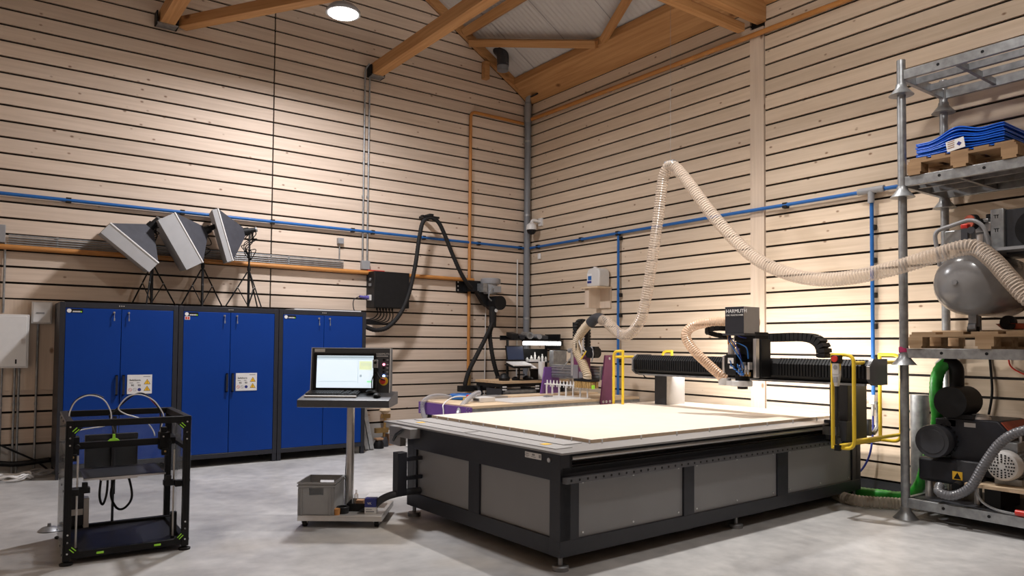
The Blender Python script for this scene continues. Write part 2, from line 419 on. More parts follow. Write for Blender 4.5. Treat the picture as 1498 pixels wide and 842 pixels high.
# pipes along the walls
def pipe(name, path, r, mat, label, cat, clips=(), clip_mat='zinc', cs=.05, rad=.07, cap=None):
    pts = arc_corner(path, rad) if len(path) > 2 else path
    bb = B(); bb.tube(pts, r, 12)
    t = thing(name, label, cat, path[0]); link('pipe', bb, M[mat], t)
    for c in clips:
        bb = B(); bb.box(c, (cs, cs, cs * 1.1)); link('clip', bb, M[clip_mat], t, bevel=.004)
    return t
pipe('air_pipe', [(-8.7, -.05, 3.175), (-.13, -.05, 3.175)], .021, 'bluepipe', 'thin blue compressed air pipe along the gable wall', 'pipe',
     [(x, -.04, 3.175) for x in (-6.85, -5.60, -4.445, -3.27, -2.95, -2.08, -1.05, -.2)], 'blackm', .055)
pipe('air_pipe', [(-.05, -.13, 3.175), (-.05, -4.14, 3.185), (-.05, -10, 3.175)], .021, 'bluepipe', 'thin blue compressed air pipe along the right wall', 'pipe',
     [(-.04, y, 3.178) for y in (-.33, -1.43, -2.25, -5.04, -6.07, -7.5)], 'blackm', .06, rad=.01)
pipe('air_drop_pipe', [(-.05, -2.27, 3.14), (-.05, -2.27, .02)], .020, 'bluepipe', 'blue air pipe dropping down the right wall beside the white canister', 'pipe',
     [(-.03, -2.29, z) for z in (3.1, 2.26, 1.96, 1.29, .75)], 'blackm', .05)
t = pipe('air_drop_pipe', [(-.05, -6.07, 3.12), (-.05, -6.07, 1.02)], .020, 'bluepipe', 'blue air pipe dropping down the right wall behind the scaffold post', 'pipe',
     [(-.03, -6.08, z) for z in (2.79, 2.44, 2.07, 1.74, 1.40, 1.18, 1.13)], 'blackm', .05)
bb = B(); bb.cyl((-.06, -5.93, 3.185), (-.06, -6.21, 3.185), .035); bb.cyl((-.06, -6.07, 3.2), (-.06, -6.07, 3.05), .033); link('tee_fitting', bb, M['grey'], t)
bb = B(); bb.bb((-.09, -6.10, .92), (-.02, -6.04, 1.02)); bb.cyl((-.06, -6.07, .92), (-.06, -6.07, .80), .018); bb.cyl((-.06, -6.07, .97), (-.14, -5.90, .97), .008); link('ball_valve', bb, M['alu'], t, bevel=.004)
bb = B(); bb.tube(smooth_path([(-.06, -6.07, .8), (-.07, -6.07, .6), (-.09, -6.03, .35), (-.12, -5.9, .16), (-.14, -5.6, .03), (-.14, -5.0, .015)]), .011, 8); link('air_hose', bb, M['navy'], t)
pipe('gas_pipe', [(-8.7, -.06, 2.575), (-1.16, -.06, 2.562)], .031, 'orange', 'orange brown pipe running level along the gable wall behind the softboxes', 'pipe',
     [(x, -.045, 2.572) for x in (-6.83, -5.55, -4.43, -3.47, -2.0)], 'zinc', .045)
pipe('gas_pipe', [(-1.235, -.05, .01), (-1.235, -.05, 5.33), (-.16, -.05, 5.33)], .026, 'orange', 'orange brown pipe climbing the gable wall to a bend near the corner', 'pipe',
     [(-1.235, -.035, z) for z in (4.58, 3.61, 2.62, 1.54)], 'zinc', .045, rad=.10)
b = B(); b.tube([(-1.235, -.05, .55), (-1.235, -.05, 1.02)], .04); mono('pipe_sleeve', b, M['brassy'], 'short thicker brown sleeve at the foot of the climbing orange pipe', 'pipe')
pipe('gas_pipe', [(-.055, -.16, 5.40), (-.055, -6.0, 5.335), (-.055, -13.5, 5.28)], .032, 'orange', 'orange brown pipe sloping along the top of the right wall', 'pipe',
     [(-.045, y, 5.40 - (-y - .3) * .011) for y in (-.53, -2.06, -3.9, -5.6)], 'zinc', .055, rad=.01)
for dx, lab in ((0, 'left of the twin thin grey conduits rising on the gable wall'), (.075, 'right of the twin thin grey conduits rising on the gable wall')):
    x = -3.105 + dx
    pipe('steel_conduit', [(x, -.035, 2.72), (x, -.035, 5.60), (x + .04, -.10, 5.68)], .013, 'zinc', lab, 'pipe', [(x, -.02, z) for z in (4.2, 3.7)], 'zinc', .03, rad=.05)
for i in range(5):
    z = 2.715 - i * .026
    t = pipe('steel_conduit', [(-7.42, -.03, z), (-3.40, -.03, z)], .0075, 'zinc', ['topmost', 'second from the top', 'middle', 'second from the bottom', 'lowest'][i] + ' of the five level grey conduits above the orange pipe', 'pipe',
             [(x, -.02, z) for x in (-6.95, -6.1, -4.2)], 'zinc', .022)
for x, z, s, lab in ((-7.55, 2.72, .2, 'grey junction box at the left end of the level conduits'), (-3.06, 2.675, .13, 'grey junction box at the right end of the level conduits'), (-3.455, 3.0, .085, 'small grey socket box above the level conduits')):
    b = B(); b.bb((x - s / 2, -.07, z - s / 2), (x + s / 2, -.001, z + s / 2)); mono('junction_box', b, M['grey'], lab, 'electrical box', bevel=.006)
pipe('steel_conduit', [(-3.46, -.02, 2.96), (-3.46, -.02, 2.73)], .01, 'zinc', 'short grey conduit below the small socket box', 'pipe')
pipe('steel_conduit', [(-.245, -.03, 2.97), (-.245, -.03, .9)], .012, 'offwhite', 'pale thin conduit standing left of the grey downpipe', 'pipe')
t = pipe('corner_downpipe', [(-.085, -.085, 0), (-.085, -.085, 5.70)], .055, 'pvc', 'grey plastic downpipe standing in the room corner', 'pipe')
for z in (1.95, 3.72, 5.0):
    bb = B(); bb.cyl((-.085, -.085, z), (-.085, -.085, z + .035), .062); link('pipe_clamp', bb, M['zinc'], t)
bb = B(); bb.cyl((-.085, -.085, 5.35), (-.085, -.085, 5.67), .063); link('sleeve', bb, M['grey'], t)
bb = B(); bb.tube(arc_corner([(-.085, -.085, 5.5), (-.085, -.085, 5.78), (-.13, -.33, 5.86)], .08), .05, 12); link('elbow', bb, M['grey'], t)
b = B(); b.lathe([(.065, 0), (.085, .0), (.085, .02), (.065, .02)], (-.13, -.325, 5.775), (.55, 0, -.8)); mono('pipe_collar', b, M['black'], 'black rubber collar where the downpipe elbow enters the eave beam', 'pipe collar')
# vent stub through the roof
t = thing('roof_vent', 'dark grey plastic vent pipe with a slanted mouth under the roof near the corner', 'vent pipe', (-.85, -.25, 6.0))
bb = B(); bb.cyl((-.80, -.33, 6.02), (-.80, -.33, 6.26), .095, n=20); link('vent_sleeve', bb, M['pvc'], t)
bb = B(); bb.tube(arc_corner([(-.80, -.33, 6.10), (-.80, -.33, 6.30), (-.80, -.20, 6.42)], .08), .10, 18); link('vent_elbow', bb, M['anth2'], t)
bb = B(); bb.cyl((-.80, -.33, 6.12), (-.80, -.33, 6.14), .099, n=20); link('ring', bb, M['zinc'], t)
b = B(); b.bb((-1.0, -.10, 5.93), (-.90, -.0, 6.22)); mono('timber_block', b, M['beam_x'], 'small timber block on the gable wall beside the dark vent pipe', 'timber block', bevel=.004)

# lamps
def lamp(x, y, z, label, power, size=.34, spread=130, rod=.2, spot=None, point=0, col=(1, .97, .94)):
    t = thing('ceiling_lamp', label, 'lamp', (x, y, z), 0, None)
    bb = B(); bb.lathe([(.06, .12), (.14, .09), (size / 2 + .015, .03), (size / 2 + .015, 0), (size / 2 - .005, 0), (size / 2 - .005, .012), (.0, .012)], (x, y, z), (0, 0, 1), 28); link('housing', bb, M['grey'], t)
    bb = B(); bb.lathe([(0, -.035), (size * .25, -.03), (size * .42, -.014), (size / 2 - .01, .008), (0, .01)], (x, y, z), (0, 0, 1), 28); link('lamp_glass', bb, M['disc'], t)
    bb = B(); bb.cyl((x, y, z + .10), (x, y, z + rod), .012); link('rod', bb, M['grey'], t)
    if point:
        l = bpy.data.lights.new('lamp_light', 'POINT'); l.energy = point; l.shadow_soft_size = .17; l.color = col
        o = bpy.data.objects.new('lamp_light', l); COL.objects.link(o); o.parent = t; o.location = (0, 0, -.25); return t
    if spot:
        l = bpy.data.lights.new('lamp_light', 'SPOT'); l.energy = spot[0]; l.spot_size = R(spot[1]); l.spot_blend = 1; l.shadow_soft_size = .12; l.color = (1, .965, .93)
        o = bpy.data.objects.new('lamp_light', l); COL.objects.link(o); o.parent = t; o.location = (0, 0, -.06); o.rotation_euler = (spot[3], spot[2], 0); return t
    l = bpy.data.lights.new('lamp_light', 'AREA'); l.shape = 'DISK'; l.size = size; l.energy = power; l.spread = R(spread); l.color = col
    o = bpy.data.objects.new('lamp_light', l); COL.objects.link(o); o.parent = t; o.location = (0, 0, -.045)
    return t
lamp(-4.38, -2.2, 5.30, 'round lit lamp hanging below the brace at the top of the picture', 200, .36, 170, .24, col=(.98, .97, 1))
k = lamp(-2.1, -5.5, 6.1, 'round lamp with a narrow beam over the big machine', 0, .36, 100, .5, spot=(1250, 100, .0, -.0))
lamp(-3.7, -8.0, 5.7, 'round lamp over the middle of the floor', 0, .36, 160, 1.2, point=200)
w = bpy.data.worlds.new('world'); SC.world = w; w.use_nodes = True
w.node_tree.nodes['Background'].inputs[0].default_value = (.8, .85, 1, 1); w.node_tree.nodes['Background'].inputs[1].default_value = .05
# ================================================================== THE BIG ROUTER
TH = R(1.59); MO = Vector((-4.509, -6.273, 0))
MM = Matrix.Translation(MO) @ Matrix.Rotation(TH, 4, 'Z')
def ml(p): return MM @ Vector(p)
t = ROUTER = thing('cnc_router_machine', 'large dark grey router table with pale panels and a travelling gantry, in the foreground', 'machine', MO, TH)
LX, LY, ZB = 4.03, 2.045, .095
def part(name, bb, mat, par=t, bevel=0): return link(name, bb, mat, par, False, bevel)
# welded frame
bb = B()
for y0, y1 in ((0, .11), (LY - .11, LY)):                       # long sides
    bb.bb((0, y0, ZB), (LX, y1, .203)); bb.bb((0, y0, .595), (LX, y1, .685))
    for x0, x1 in ((0, .175), (1.285, 1.41), (2.565, 2.73), (3.865, LX)): bb.bb((x0, y0 + .001, .2), (x1, y1 - .001, .6))
for x0, x1 in ((0, .10), (LX - .10, LX)):                       # ends
    bb.bb((x0 + .0005, .10, ZB + .0005), (x1 - .0005, LY - .10, .215)); bb.bb((x0 + .0005, .0, .60), (x1 - .0005, LY - .02, .79))
    bb.bb((x0 + .001, 0.001, .2), (x1 - .001, .105, .61)); bb.bb((x0 + .001, .94, .21), (x1 - .001, 1.085, .605)); bb.bb((x0 + .001, 1.89, .2), (x1 - .001, LY - .001, .62))
bb.bb((.02, .09, .66), (LX - .02, .16, .79)); bb.bb((.02, LY - .16, .66), (LX - .02, LY - .09, .79))
bb.bb((.05, .03, .665), (LX, .1, .70))
for x in (1.0, 1.9, 2.9): bb.bb((x, .12, .11), (x + .1, LY - .12, .2))
for x in (1.36, 1.56, 2.36, 2.56): bb.bb((x, .15, .03), (x + .012, 1.9, .11))                # fork pockets
bb.bb((1.36, .15, .03), (1.572, 1.9, .04)); bb.bb((2.36, .15, .03), (2.572, 1.9, .04))
fr = part('frame', bb, M['anth'], bevel=.003)
for a, c in (((.02, .109, .212), (.035, .94, .605)), ((.02, 1.083, .212), (.035, 1.892, .612))):
    bb = B(); bb.bb(a, c); part('side_panel', bb, M['panel'])
for x0, x1 in ((.174, 1.286), (1.409, 2.566), (2.729, 3.866)):
    bb = B(); bb.bb((x0, .02, .2), (x1, .035, .597)); sp = part('side_panel', bb, M['panel'])
    for x in (x0 + .05, (x0 + x1) / 2, x1 - .05):
        for z in (.235, .575):
            q = B(); q.cyl((x, .021, z), (x, .014, z), .007, n=8); part('panel_screw', q, M['screw'], sp)
for x in (.05, LX / 2, LX - .05):
    for y in (.05, LY - .05):
        bb = B(); bb.lathe([(.058, .0), (.058, .028), (.05, .034), (.016, .036), (.016, .10)], (x, y, 0), (0, 0, 1), 20); part('levelling_foot', bb, M['zincd'])
for x0, x1 in ((.174, 1.286), (1.409, 2.566), (2.729, 3.866)):
    bb = B(); bb.bb((x0, LY - .035, .2), (x1, LY - .02, .597)); part('side_panel', bb, M['panel'])
bb = B(); bb.bb((LX - .035, .109, .212), (LX - .02, 1.892, .605)); part('side_panel', bb, M['panel'])
# table top
bb = B(); bb.bb((-.02, -.035, .785), (4.06, 2.45, .800)); part('table_plate', bb, M['alup'], bevel=.002)
for a, c in (((.06, .12, .80), (.22, 1.22, .806)), ((.06, 1.26, .80), (.22, 2.36, .806)), ((.25, .25, .80), (.43, 2.36, .806))):
    bb = B(); bb.bb(a, c); part('vacuum_rail_plate', bb, M['platew'], bevel=.002)
for x, y in ((.12, .30), (.12, 2.05)):
    bb = B(); bb.bb((x, y, .8065), (x + .07, y + .06, .808)); part('warning_sticker', bb, M['signyellow'])
for i in range(13):
    bb = B(); bb.cyl((.46, .2 + i * .19, .8), (.46, .2 + i * .19, .828), .006, n=8); part('stop_pin', bb, M['alu'])
for i in range(9):
    bb = B(); bb.cyl((.55 + i * .42, .16, .8), (.55 + i * .42, .16, .832), .006, n=8); part('stop_pin', bb, M['alu'])
# near long side: guide shaft, drive recess and drilled strip
bb = B(); bb.cyl((.126, .03, .745), (3.36, .03, .745), .016); sh = part('guide_shaft', bb, M['steel'])
bb = B(); bb.cyl((.05, .03, .745), (.09, .03, .745), .025); bb.cyl((.10, .03, .745), (.12, .03, .745), .018); bb.bb((.085, .0, .69), (.105, .09, .785)); part('shaft_bearing', bb, M['black'])
bb = B(); bb.cyl((.06, .028, .745), (.045, .028, .745), .012, n=10); part('shaft_bolt', bb, M['screw'])
bb = B(); bb.bb((.015, -.045, .590), (3.4, -.004, .630)); strip = part('drilled_strip', bb, M['stripm'], bevel=.002)
for i in range(44):
    x = .06 + i * .076
    q = B(); q.cyl((x, -.044, .611), (x, -.0465, .611), .009, n=10); part('hole', q, M['black'], strip)
bb = B(); bb.bb((.02, .0, .65), (3.9, .03, .69)); part('drive_cover', bb, M['black'])
# end label, bolt, cable box at the far left corner, post with cable hose
bb = B(); bb.bb((-.003, .196, .723), (0, .374, .764)); lb = part('type_label', bb, M['white'])
bb = B()
for yy, zz, w, h in ((.35, .752, .035, .006), (.35, .741, .05, .004), (.35, .733, .03, .004), (.28, .75, .03, .012), (.28, .735, .05, .004), (.21, .745, .022, .022)):
    bb.bb((-.0036, yy - w / 2, zz - h / 2), (-.003, yy + w / 2, zz + h / 2))
part('label_print', bb, M['grey'], lb)
bb = B(); bb.cyl((0, .11, .735), (-.01, .11, .735), .016, n=14); part('bolt', bb, M['alu'])
bb = B(); bb.bb((-.10, 1.83, .70), (.02, 2.2, .785)); bb.bb((-.10, 2.0, .62), (-.04, 2.2, .70)); part('sensor_bracket', bb, M['alup'], bevel=.004)
bb = B(); bb.tube([(-.115, 1.93, .77), (-.115, 2.05, .72), (-.10, 2.12, .66)], .012, 8); part('sensor_cable', bb, M['black'])
bb = B(); bb.bb((-.24, 1.78, .235), (-.15, 1.87, .60)); cp = part('cable_post', bb, M['anth'], bevel=.004)
bb = B(); bb.bb((-.16, 1.8, .52), (.01, 1.84, .55)); bb.bb((-.16, 1.8, .36), (.01, 1.84, .39)); part('post_bracket', bb, M['anth'], cp)

# gantry
GX = 3.2
gp = [(GX, 1.235), (GX, 1.355), (GX + .05, 1.402), (GX + .30, 1.402), (GX + .30, 1.19), (GX + .05, 1.19)]
bb = B(); bb.prism(gp, 'y', -.49, 2.30); ga = part('gantry_beam', bb, M['black'])
for k0, k1 in ((0, 28), (41, 88)):                              # pleated bellows left and right of the head
    bb = B(); bb.bb((GX - .002, -.46 + k0 * .0312, 1.245), (GX + .01, -.46 + k1 * .0312 - .013, 1.345))
    for i in range(k0, k1):
        y = -.46 + i * .0312
        bb.prism([(GX - .014, 1.242), (GX - .014, 1.350), (GX + .044, 1.408), (GX + .06, 1.408), (GX + .0, 1.35), (GX + .0, 1.24)], 'y', y, y + .019)
    part('bellows', bb, M['black'], ga)

for y0, y1 in ((-.515, -.49), (2.30, 2.315)):
    q = [(GX - .02, 1.225), (GX - .02, 1.362), (GX + .045, 1.415), (GX + .31, 1.415), (GX + .31, 1.18), (GX + .045, 1.18)]
    bb = B(); bb.prism(q, 'y', y0, y1); part('end_cap', bb, M['endcap'], ga)
    bb = B(); bb.bb((GX - .022, y0 - .001, 1.235), (GX - .017, y1 + .001, 1.352)); bb.prism([(GX - .022, 1.352), (GX + .043, 1.417), (GX + .05, 1.413), (GX - .015, 1.348)], 'y', y0 - .001, y1 + .001); part('cap_edge', bb, M['alu'], ga)
bb = B(); bb.bb((GX + .02, -.45, 1.172), (GX + .06, 2.25, 1.192)); part('lower_rail', bb, M['zincd'], ga)
bb = B(); bb.bb((3.40, -.20, .60), (3.76, -.02, 1.19)); p1 = part('gantry_leg', bb, M['anth'], bevel=.004)
bb = B(); bb.bb((3.36, -.205, .64), (3.56, .02, .83)); part('carriage_block', bb, M['anth2'], p1, bevel=.01)
bb = B(); bb.bb((3.34, -.14, .69), (3.40, .02, .77)); bb.cyl((3.36, -.13, .64), (3.36, -.15, .64), .03); part('bearing_housing', bb, M['zincd'], p1)
bb = B(); bb.bb((3.42, 2.0, .801), (3.76, 2.17, 1.19)); part('gantry_leg', bb, M['anth2'], bevel=.004)
bb = B(); bb.tube(smooth_path([(3.36, 2.29, 1.2), (3.36, 2.28, 1.15), (3.37, 2.22, 1.13), (3.44, 2.16, 1.13)]), .007, 6); part('leg_cable', bb, M['black'])
# lamp strip on the back of the beam, throwing its light at the wall
bb = B(); bb.bb((GX + .31, -.30, 1.225), (GX + .335, 2.10, 1.275)); ws_ = part('work_light_strip', bb, M['grey'], ga)
l = bpy.data.lights.new('work_light', 'AREA'); l.shape = 'RECTANGLE'; l.size = 2.3; l.size_y = .04; l.energy = 52; l.color = (1, .95, .89); l.spread = R(180)
o = bpy.data.objects.new('work_light', l); COL.objects.link(o); o.parent = t; o.location = (GX + .34, .9, 1.25)
o.rotation_euler = facing((0, 0, 0), (0, -1, 0), (.3, 0, 1)).to_euler()
# yellow bump guards around both gantry legs
def guard(y_in, y_out, z0, z1, lab):
    g = B()
    for x in (3.05, 3.93):
        pts = arc_corner([(x, y_in, z0), (x, y_out, z0), (x, y_out, z1), (x, y_in, z1)] if z0 < .7 else [(x, y_out, z0), (x, y_out, z1), (x, y_in, z1)], .075)
        g.tube(pts + [(x, y_in, z1)], .0165, 10); g.tube([(x, y_in, z0 - .014), (x, y_in, z1 + .014)], .0165, 10)
    for y, z in ((y_out, z1 - .07), (y_out, z0 + .07), (y_in, z0))[:3 if z0 < .7 else 1]: g.tube([(3.05, y, z), (3.93, y, z)], .0165, 10)
    o = part('bump_guard', g, M['yellow']); o['label'] = lab; return o
g1 = guard(-.245, -.44, .625, 1.45, 'yellow tube guard on the near gantry leg')
g2 = guard(2.335, 2.485, .815, 1.45, 'yellow tube guard on the far gantry leg')
bb = B(); bb.tube([(3.02, -.33, 1.40), (3.02, -.33, 1.33), (3.02, -.32, 1.30)], .008, 8); part('hook', bb, M['yellow'], g1)
# hand pendant with stop button hanging on the near guard
bb = B(); bb.box((3.02, -.30, 1.345), (.05, .062, .14)); bb.prism([(-.335, 1.28), (-.265, 1.28), (-.285, 1.17), (-.315, 1.17)], 'x', 3.0, 3.04); pe = part('hand_pendant', bb, M['offwhite'], t, .006)
bb = B(); bb.box((3.02, -.30, 1.41), (.055, .085, .075)); bb.box((3.018, -.30, 1.21), (.03, .03, .05)); part('pendant_back', bb, M['black'], pe, .006)
bb = B(); bb.cyl((2.995, -.30, 1.415), (2.975, -.30, 1.415), .028); part('stop_button', bb, M['red'], pe)
bb = B(); bb.cyl((2.996, -.30, 1.34), (2.99, -.30, 1.34), .02, n=12); bb.box((2.993, -.30, 1.23), (.01, .035, .05)); part('pendant_keys', bb, M['grey'], pe)
pts = []
for i in range(260):
    a = i * 2 * math.pi / 6; pts.append((3.02 + .013 * math.cos(a), -.305 + .013 * math.sin(a), 1.17 - .52 * i / 260))
bb = B(); bb.tube(pts, .004, 5); bb.box((3.02, -.305, .625), (.04, .045, .05)); part('coiled_cord', bb, M['black'], pe)
# air and lubrication fittings beside the near leg
bb = B(); bb.cyl((3.86, -.17, .66), (3.86, -.17, .82), .025); bb.tube(smooth_path([(3.9, -.19, .68), (3.96, -.2, .74), (3.98, -.2, .86), (3.97, -.2, .98)]), .022, 8); bb.cyl((3.93, -.2, .98), (4.01, -.2, .98), .012); part('lubricator', bb, M['zincd'])
# spindle head on the gantry
hd = B(); hd.bb((3.03, .47, 1.215), (3.19, .76, 1.59)); hd.bb((2.98, .50, 1.57), (3.2, .74, 1.66))
head = part('spindle_slide', hd, M['black'], t, .003)
bb = B(); bb.bb((2.80, .507, 1.645), (3.06, .722, 1.905)); zb = part('head_cover', bb, [M['covergrey'], M['anth']], head, .002)
zb['label'] = 'grey box cover with white lettering above the spindle'
o_ = zb.data
for p in o_.polygons:
    if p.normal.x < -.9: p.material_index = 1
bb = B(); bb.bb((2.795, .5, 1.625), (3.2, .75, 1.645)); part('cover_bracket', bb, M['anth2'], head)
text('lettering', 'HARMUTH', .050, MM @ facing((2.7985, .712, 1.845), (0, -1, 0)), M['white'], head)
text('lettering', 'CNC FRÄSTECHNIK', .0225, MM @ facing((2.7985, .712, 1.815), (0, -1, 0)), M['offwhite'], head)
bb = B(); bb.bb((2.93, .462, 1.215), (2.985, .495, 1.594)); part('guide_plate', bb, M['alu'], head, .003)
bb = B(); bb.bb((2.86, .775, 1.25), (2.99, .80, 1.43)); part('side_plate', bb, M['alu'], head, .003)
bb = B(); bb.box((2.93, .69, 1.34), (.17, .12, .20)); sm = part('spindle_motor', bb, M['black'], head, .008)
bb = B(); bb.bb((2.84, .655, 1.35), (2.844, .72, 1.405)); bb.bb((2.84, .66, 1.30), (2.843, .70, 1.33)); part('motor_label', bb, M['white'], sm)
bb = B(); bb.cyl((2.9, .72, 1.44), (2.9, .72, 1.54), .035); bb.cyl((2.9, .655, 1.44), (2.9, .655, 1.50), .028); part('motor_connector', bb, M['alu'], sm)
bb = B(); bb.cyl((2.94, .62, 1.24), (2.94, .62, 1.175), .07, n=20); bb.cyl((2.94, .62, 1.14), (2.94, .62, 1.10), .05, n=20); part('spindle_nose', bb, M['black'], head)
bb = B(); bb.lathe([(.10, 0), (.105, .005), (.105, .05), (.1, .055), (.03, .055), (.03, 0)], (2.92, .62, 1.128), (0, 0, 1), 26); bb.bb((2.86, .6, 1.13), (2.96, .80, 1.18)); bb.lathe([(.06, 0), (.065, .07)], (2.90, .80, 1.13), (0, 0, 1), 20); ds = part('dust_shoe', bb, M['edgewhite'], head, .002)
ds['label'] = 'pale metal dust shoe under the spindle'
for i in range(4):
    bb = B(); bb.box((2.88, .60 - i * .035, 1.30 + .03 * (i % 2)), (.05, .022, .07)); bb.cyl((2.85, .60 - i * .035, 1.25), (2.85, .60 - i * .035, 1.29), .01, n=8); part('pneumatic_valve', bb, M['alu'], head, .002)
for i in range(4):
    bb = B(); bb.cyl((2.86, .585 - i * .033, 1.23), (2.86, .585 - i * .033, 1.27), .012, n=10); part('pneumatic_fitting', bb, M['brassy'], head)
def cab(name, pts, r, mat): bb = B(); bb.tube(smooth_path(pts, 6), r, 6); return part(name, bb, M[mat], head)
cab('air_tube', [(2.88, .72, 1.64), (2.84, .69, 1.6), (2.83, .60, 1.5), (2.84, .57, 1.40), (2.86, .59, 1.31)], .006, 'navy')
cab('air_tube', [(2.88, .73, 1.65), (2.83, .70, 1.58), (2.82, .62, 1.47), (2.83, .56, 1.38), (2.86, .55, 1.31)], .006, 'bluepipe')
cab('air_tube', [(2.9, .71, 1.68), (2.84, .63, 1.66), (2.82, .58, 1.62), (2.9, .55, 1.60)], .006, 'navy')
cab('air_tube', [(2.9, .68, 1.56), (2.85, .58, 1.54), (2.85, .51, 1.50), (2.86, .50, 1.40)], .006, 'bluepipe')
cab('air_tube', [(2.9, .66, 1.66), (2.84, .645, 1.6), (2.84, .64, 1.55)], .006, 'white')
cab('motor_cable', [(2.9, .74, 1.66), (2.85, .72, 1.61), (2.86, .725, 1.54)], .009, 'orange')
cab('motor_cable', [(2.9, .75, 1.66), (2.86, .74, 1.62), (2.88, .66, 1.51)], .007, 'brassy')
pts = [(2.83 + .012 * math.cos(i * 1.05), .68 - .14 * math.sin(i / 60 * 2.6) + .01 * math.sin(i * 1.05), 1.34 - .10 * math.sin(i / 60 * 3.14)) for i in range(61)]
cab('coiled_air_tube', [(2.83, .69, 1.38)] + pts[::2] + [(2.84, .55, 1.24)], .006, 'bluepipe')
# suction hose of the head
hp = smooth_path([(2.90, .80, 1.19), (2.86, .84, 1.24), (2.80, .96, 1.36), (2.75, 1.08, 1.49), (2.73, 1.15, 1.62), (2.77, 1.11, 1.71), (2.84, .98, 1.755), (2.93, .85, 1.765), (3.05, .72, 1.765), (3.2, .6, 1.76)], 10)
hp = even_path(hp, .011)
bb = B(); bb.tube(hp, [.052 if i % 2 else .047 for i in range(len(hp))], 14); part('suction_hose', bb, M['pinkhose'], head)
# energy chain behind the head, bending down to the beam
def chain(path, w, h, side, par, mat, step=.045):
    pts = even_path(smooth_path(path, 10), step); bb = B()
    for a, c in zip(pts, pts[1:]):
        d = (c - a).normalized(); s = Vector(side); u = s.cross(d).normalized(); rot = Matrix((d, s, u)).transposed()
        bb.box((a + c) / 2, ((c - a).length * .86, w, h), rot); bb.box((a + c) / 2, ((c - a).length * 1.05, w * .8, h * .72), rot)
    return part('energy_chain', bb, mat, par)
chain([(3.40, .80, 1.61), (3.40, .55, 1.61), (3.40, .3, 1.615), (3.40, .14, 1.60), (3.40, .05, 1.54), (3.40, .03, 1.47), (3.40, .03, 1.41)], .14, .085, (1, 0, 0), t, M['blackm'])
chain([(3.05, .76, 1.69), (2.92, .86, 1.70), (2.86, .95, 1.69), (2.88, 1.0, 1.665), (2.96, .92, 1.63), (3.05, .82, 1.62)], .05, .05, (0, 0, 1), head, M['blackm'])
# spoil board
b = B(); b.bb((.493, .211, .8005), (4.0, 2.44, .826)); b.v = [ml(q) for q in b.v]
o = mono('spoil_board', b, [M['mdf'], M['mdf_edge']], 'large pale wood fibre board lying on the router table', 'board')
for p in o.data.polygons:
    if abs(p.normal.z) < .5: p.material_index = 1

# ================================================================== CONSOLE on its pedestal
CO = Vector((-5.02, -4.03, 0)); CR = R(-36.2)
cm = Matrix.Translation(CO) @ Matrix.Rotation(CR, 4, 'Z')     # local x right, y away from the viewer
t = thing('control_console', 'grey operator console with a lit screen on a steel pedestal', 'console', CO, CR)
bb = B(); bb.bb((-.35, -.36, .085), (.345, .24, .10)); part('base_plate', bb, M['steel'], t, .004)
bb = B(); bb.bb((-.35, -.36, .055), (.345, -.345, .086)); bb.bb((-.35, .225, .055), (.345, .24, .086)); bb.bb((-.35, -.345, .055), (-.335, .225, .086)); bb.bb((.33, -.345, .055), (.345, .225, .086)); part('base_rim', bb, M['steel'], t)
for x in (-.30, .295):
    for y in (-.30, .18):
        bb = B(); bb.cyl((x - .016, y, .033), (x + .016, y, .033), .033, n=18); c = part('caster', bb, M['blackm'], t)
        bb = B(); bb.bb((x - .026, y - .02, .03), (x - .018, y + .02, .084)); bb.bb((x + .018, y - .02, .03), (x + .026, y + .02, .084)); part('caster_fork', bb, M['zinc'], c)
bb = B(); bb.cyl((0, 0, .10), (0, 0, .99), .034, n=24); part('pole', bb, M['steel'], t)
bb = B(); bb.tube([(-.05, .06, .10), (-.05, .06, .30), (-.04, .03, .42), (-.02, .02, .95)], .008, 8); part('pole_cable', bb, M['black'], t)
bb = B(); bb.prism([(0, 1.09), (-.30, 1.047), (-.31, 1.04), (-.31, .985), (-.29, .98), (.16, .98), (.16, 1.09)], 'x', -.385, .385); part('keyboard_shelf', bb, M['consoleg'], t, .003)
bb = B(); bb.prism([(-.012, 1.085), (.02, 1.474), (.17, 1.474), (.17, .985), (0, .985)], 'x', -.355, .332); ca = part('cabinet', bb, M['consoleg'], t, .004)
for x in (-.358, .333):
    bb = B(); bb.prism([(-.016, 1.085), (.016, 1.476), (.03, 1.476), (-.002, 1.085)], 'x', x, x + .006); part('edge_trim', bb, M['edgewhite'], ca)
bb = B(); bb.prism([(.012, 1.475), (.012, 1.479), (.03, 1.479), (.03, 1.475)], 'x', -.358, .338); part('edge_trim', bb, M['edgewhite'], ca)
ft = Matrix.Translation(CO) @ Matrix.Rotation(CR, 4, 'Z')
def fy(z): return -.012 + (z - 1.085) * .032 / .389            # front face of the cabinet at height z
def onf(x, z, w, h, d, par, mat, name, off=0):
    bb = B(); y = fy(z) - off
    bb.prism([(y - d - h / 2 * .082, z - h / 2), (y - d + h / 2 * .082, z + h / 2), (y + h / 2 * .082, z + h / 2), (y - h / 2 * .082, z - h / 2)], 'x', x - w / 2, x + w / 2)
    return part(name, bb, M[mat], par, 0)
fb = onf(-.06, 1.263, .545, .335, .014, t, 'black', 'screen_bezel')
sc = onf(-.055, 1.270, .495, .28, .002, t, 'screen', 'display', .014)
for x, z, w, h, m in ((-.055, 1.378, .495, .004, 'scr_line'), (-.055, 1.396, .495, .022, 'scr_line'), (-.115, 1.185, .35, .003, 'scr_line'), (.06, 1.27, .003, .20, 'scr_line'), (.125, 1.325, .11, .075, 'scr_yellow'), (.16, 1.185, .04, .016, 'scr_green'), (.085, 1.235, .018, .022, 'scr_line')):
    onf(x, z, w, h, .0006, sc, m, 'screen_area', .0162)
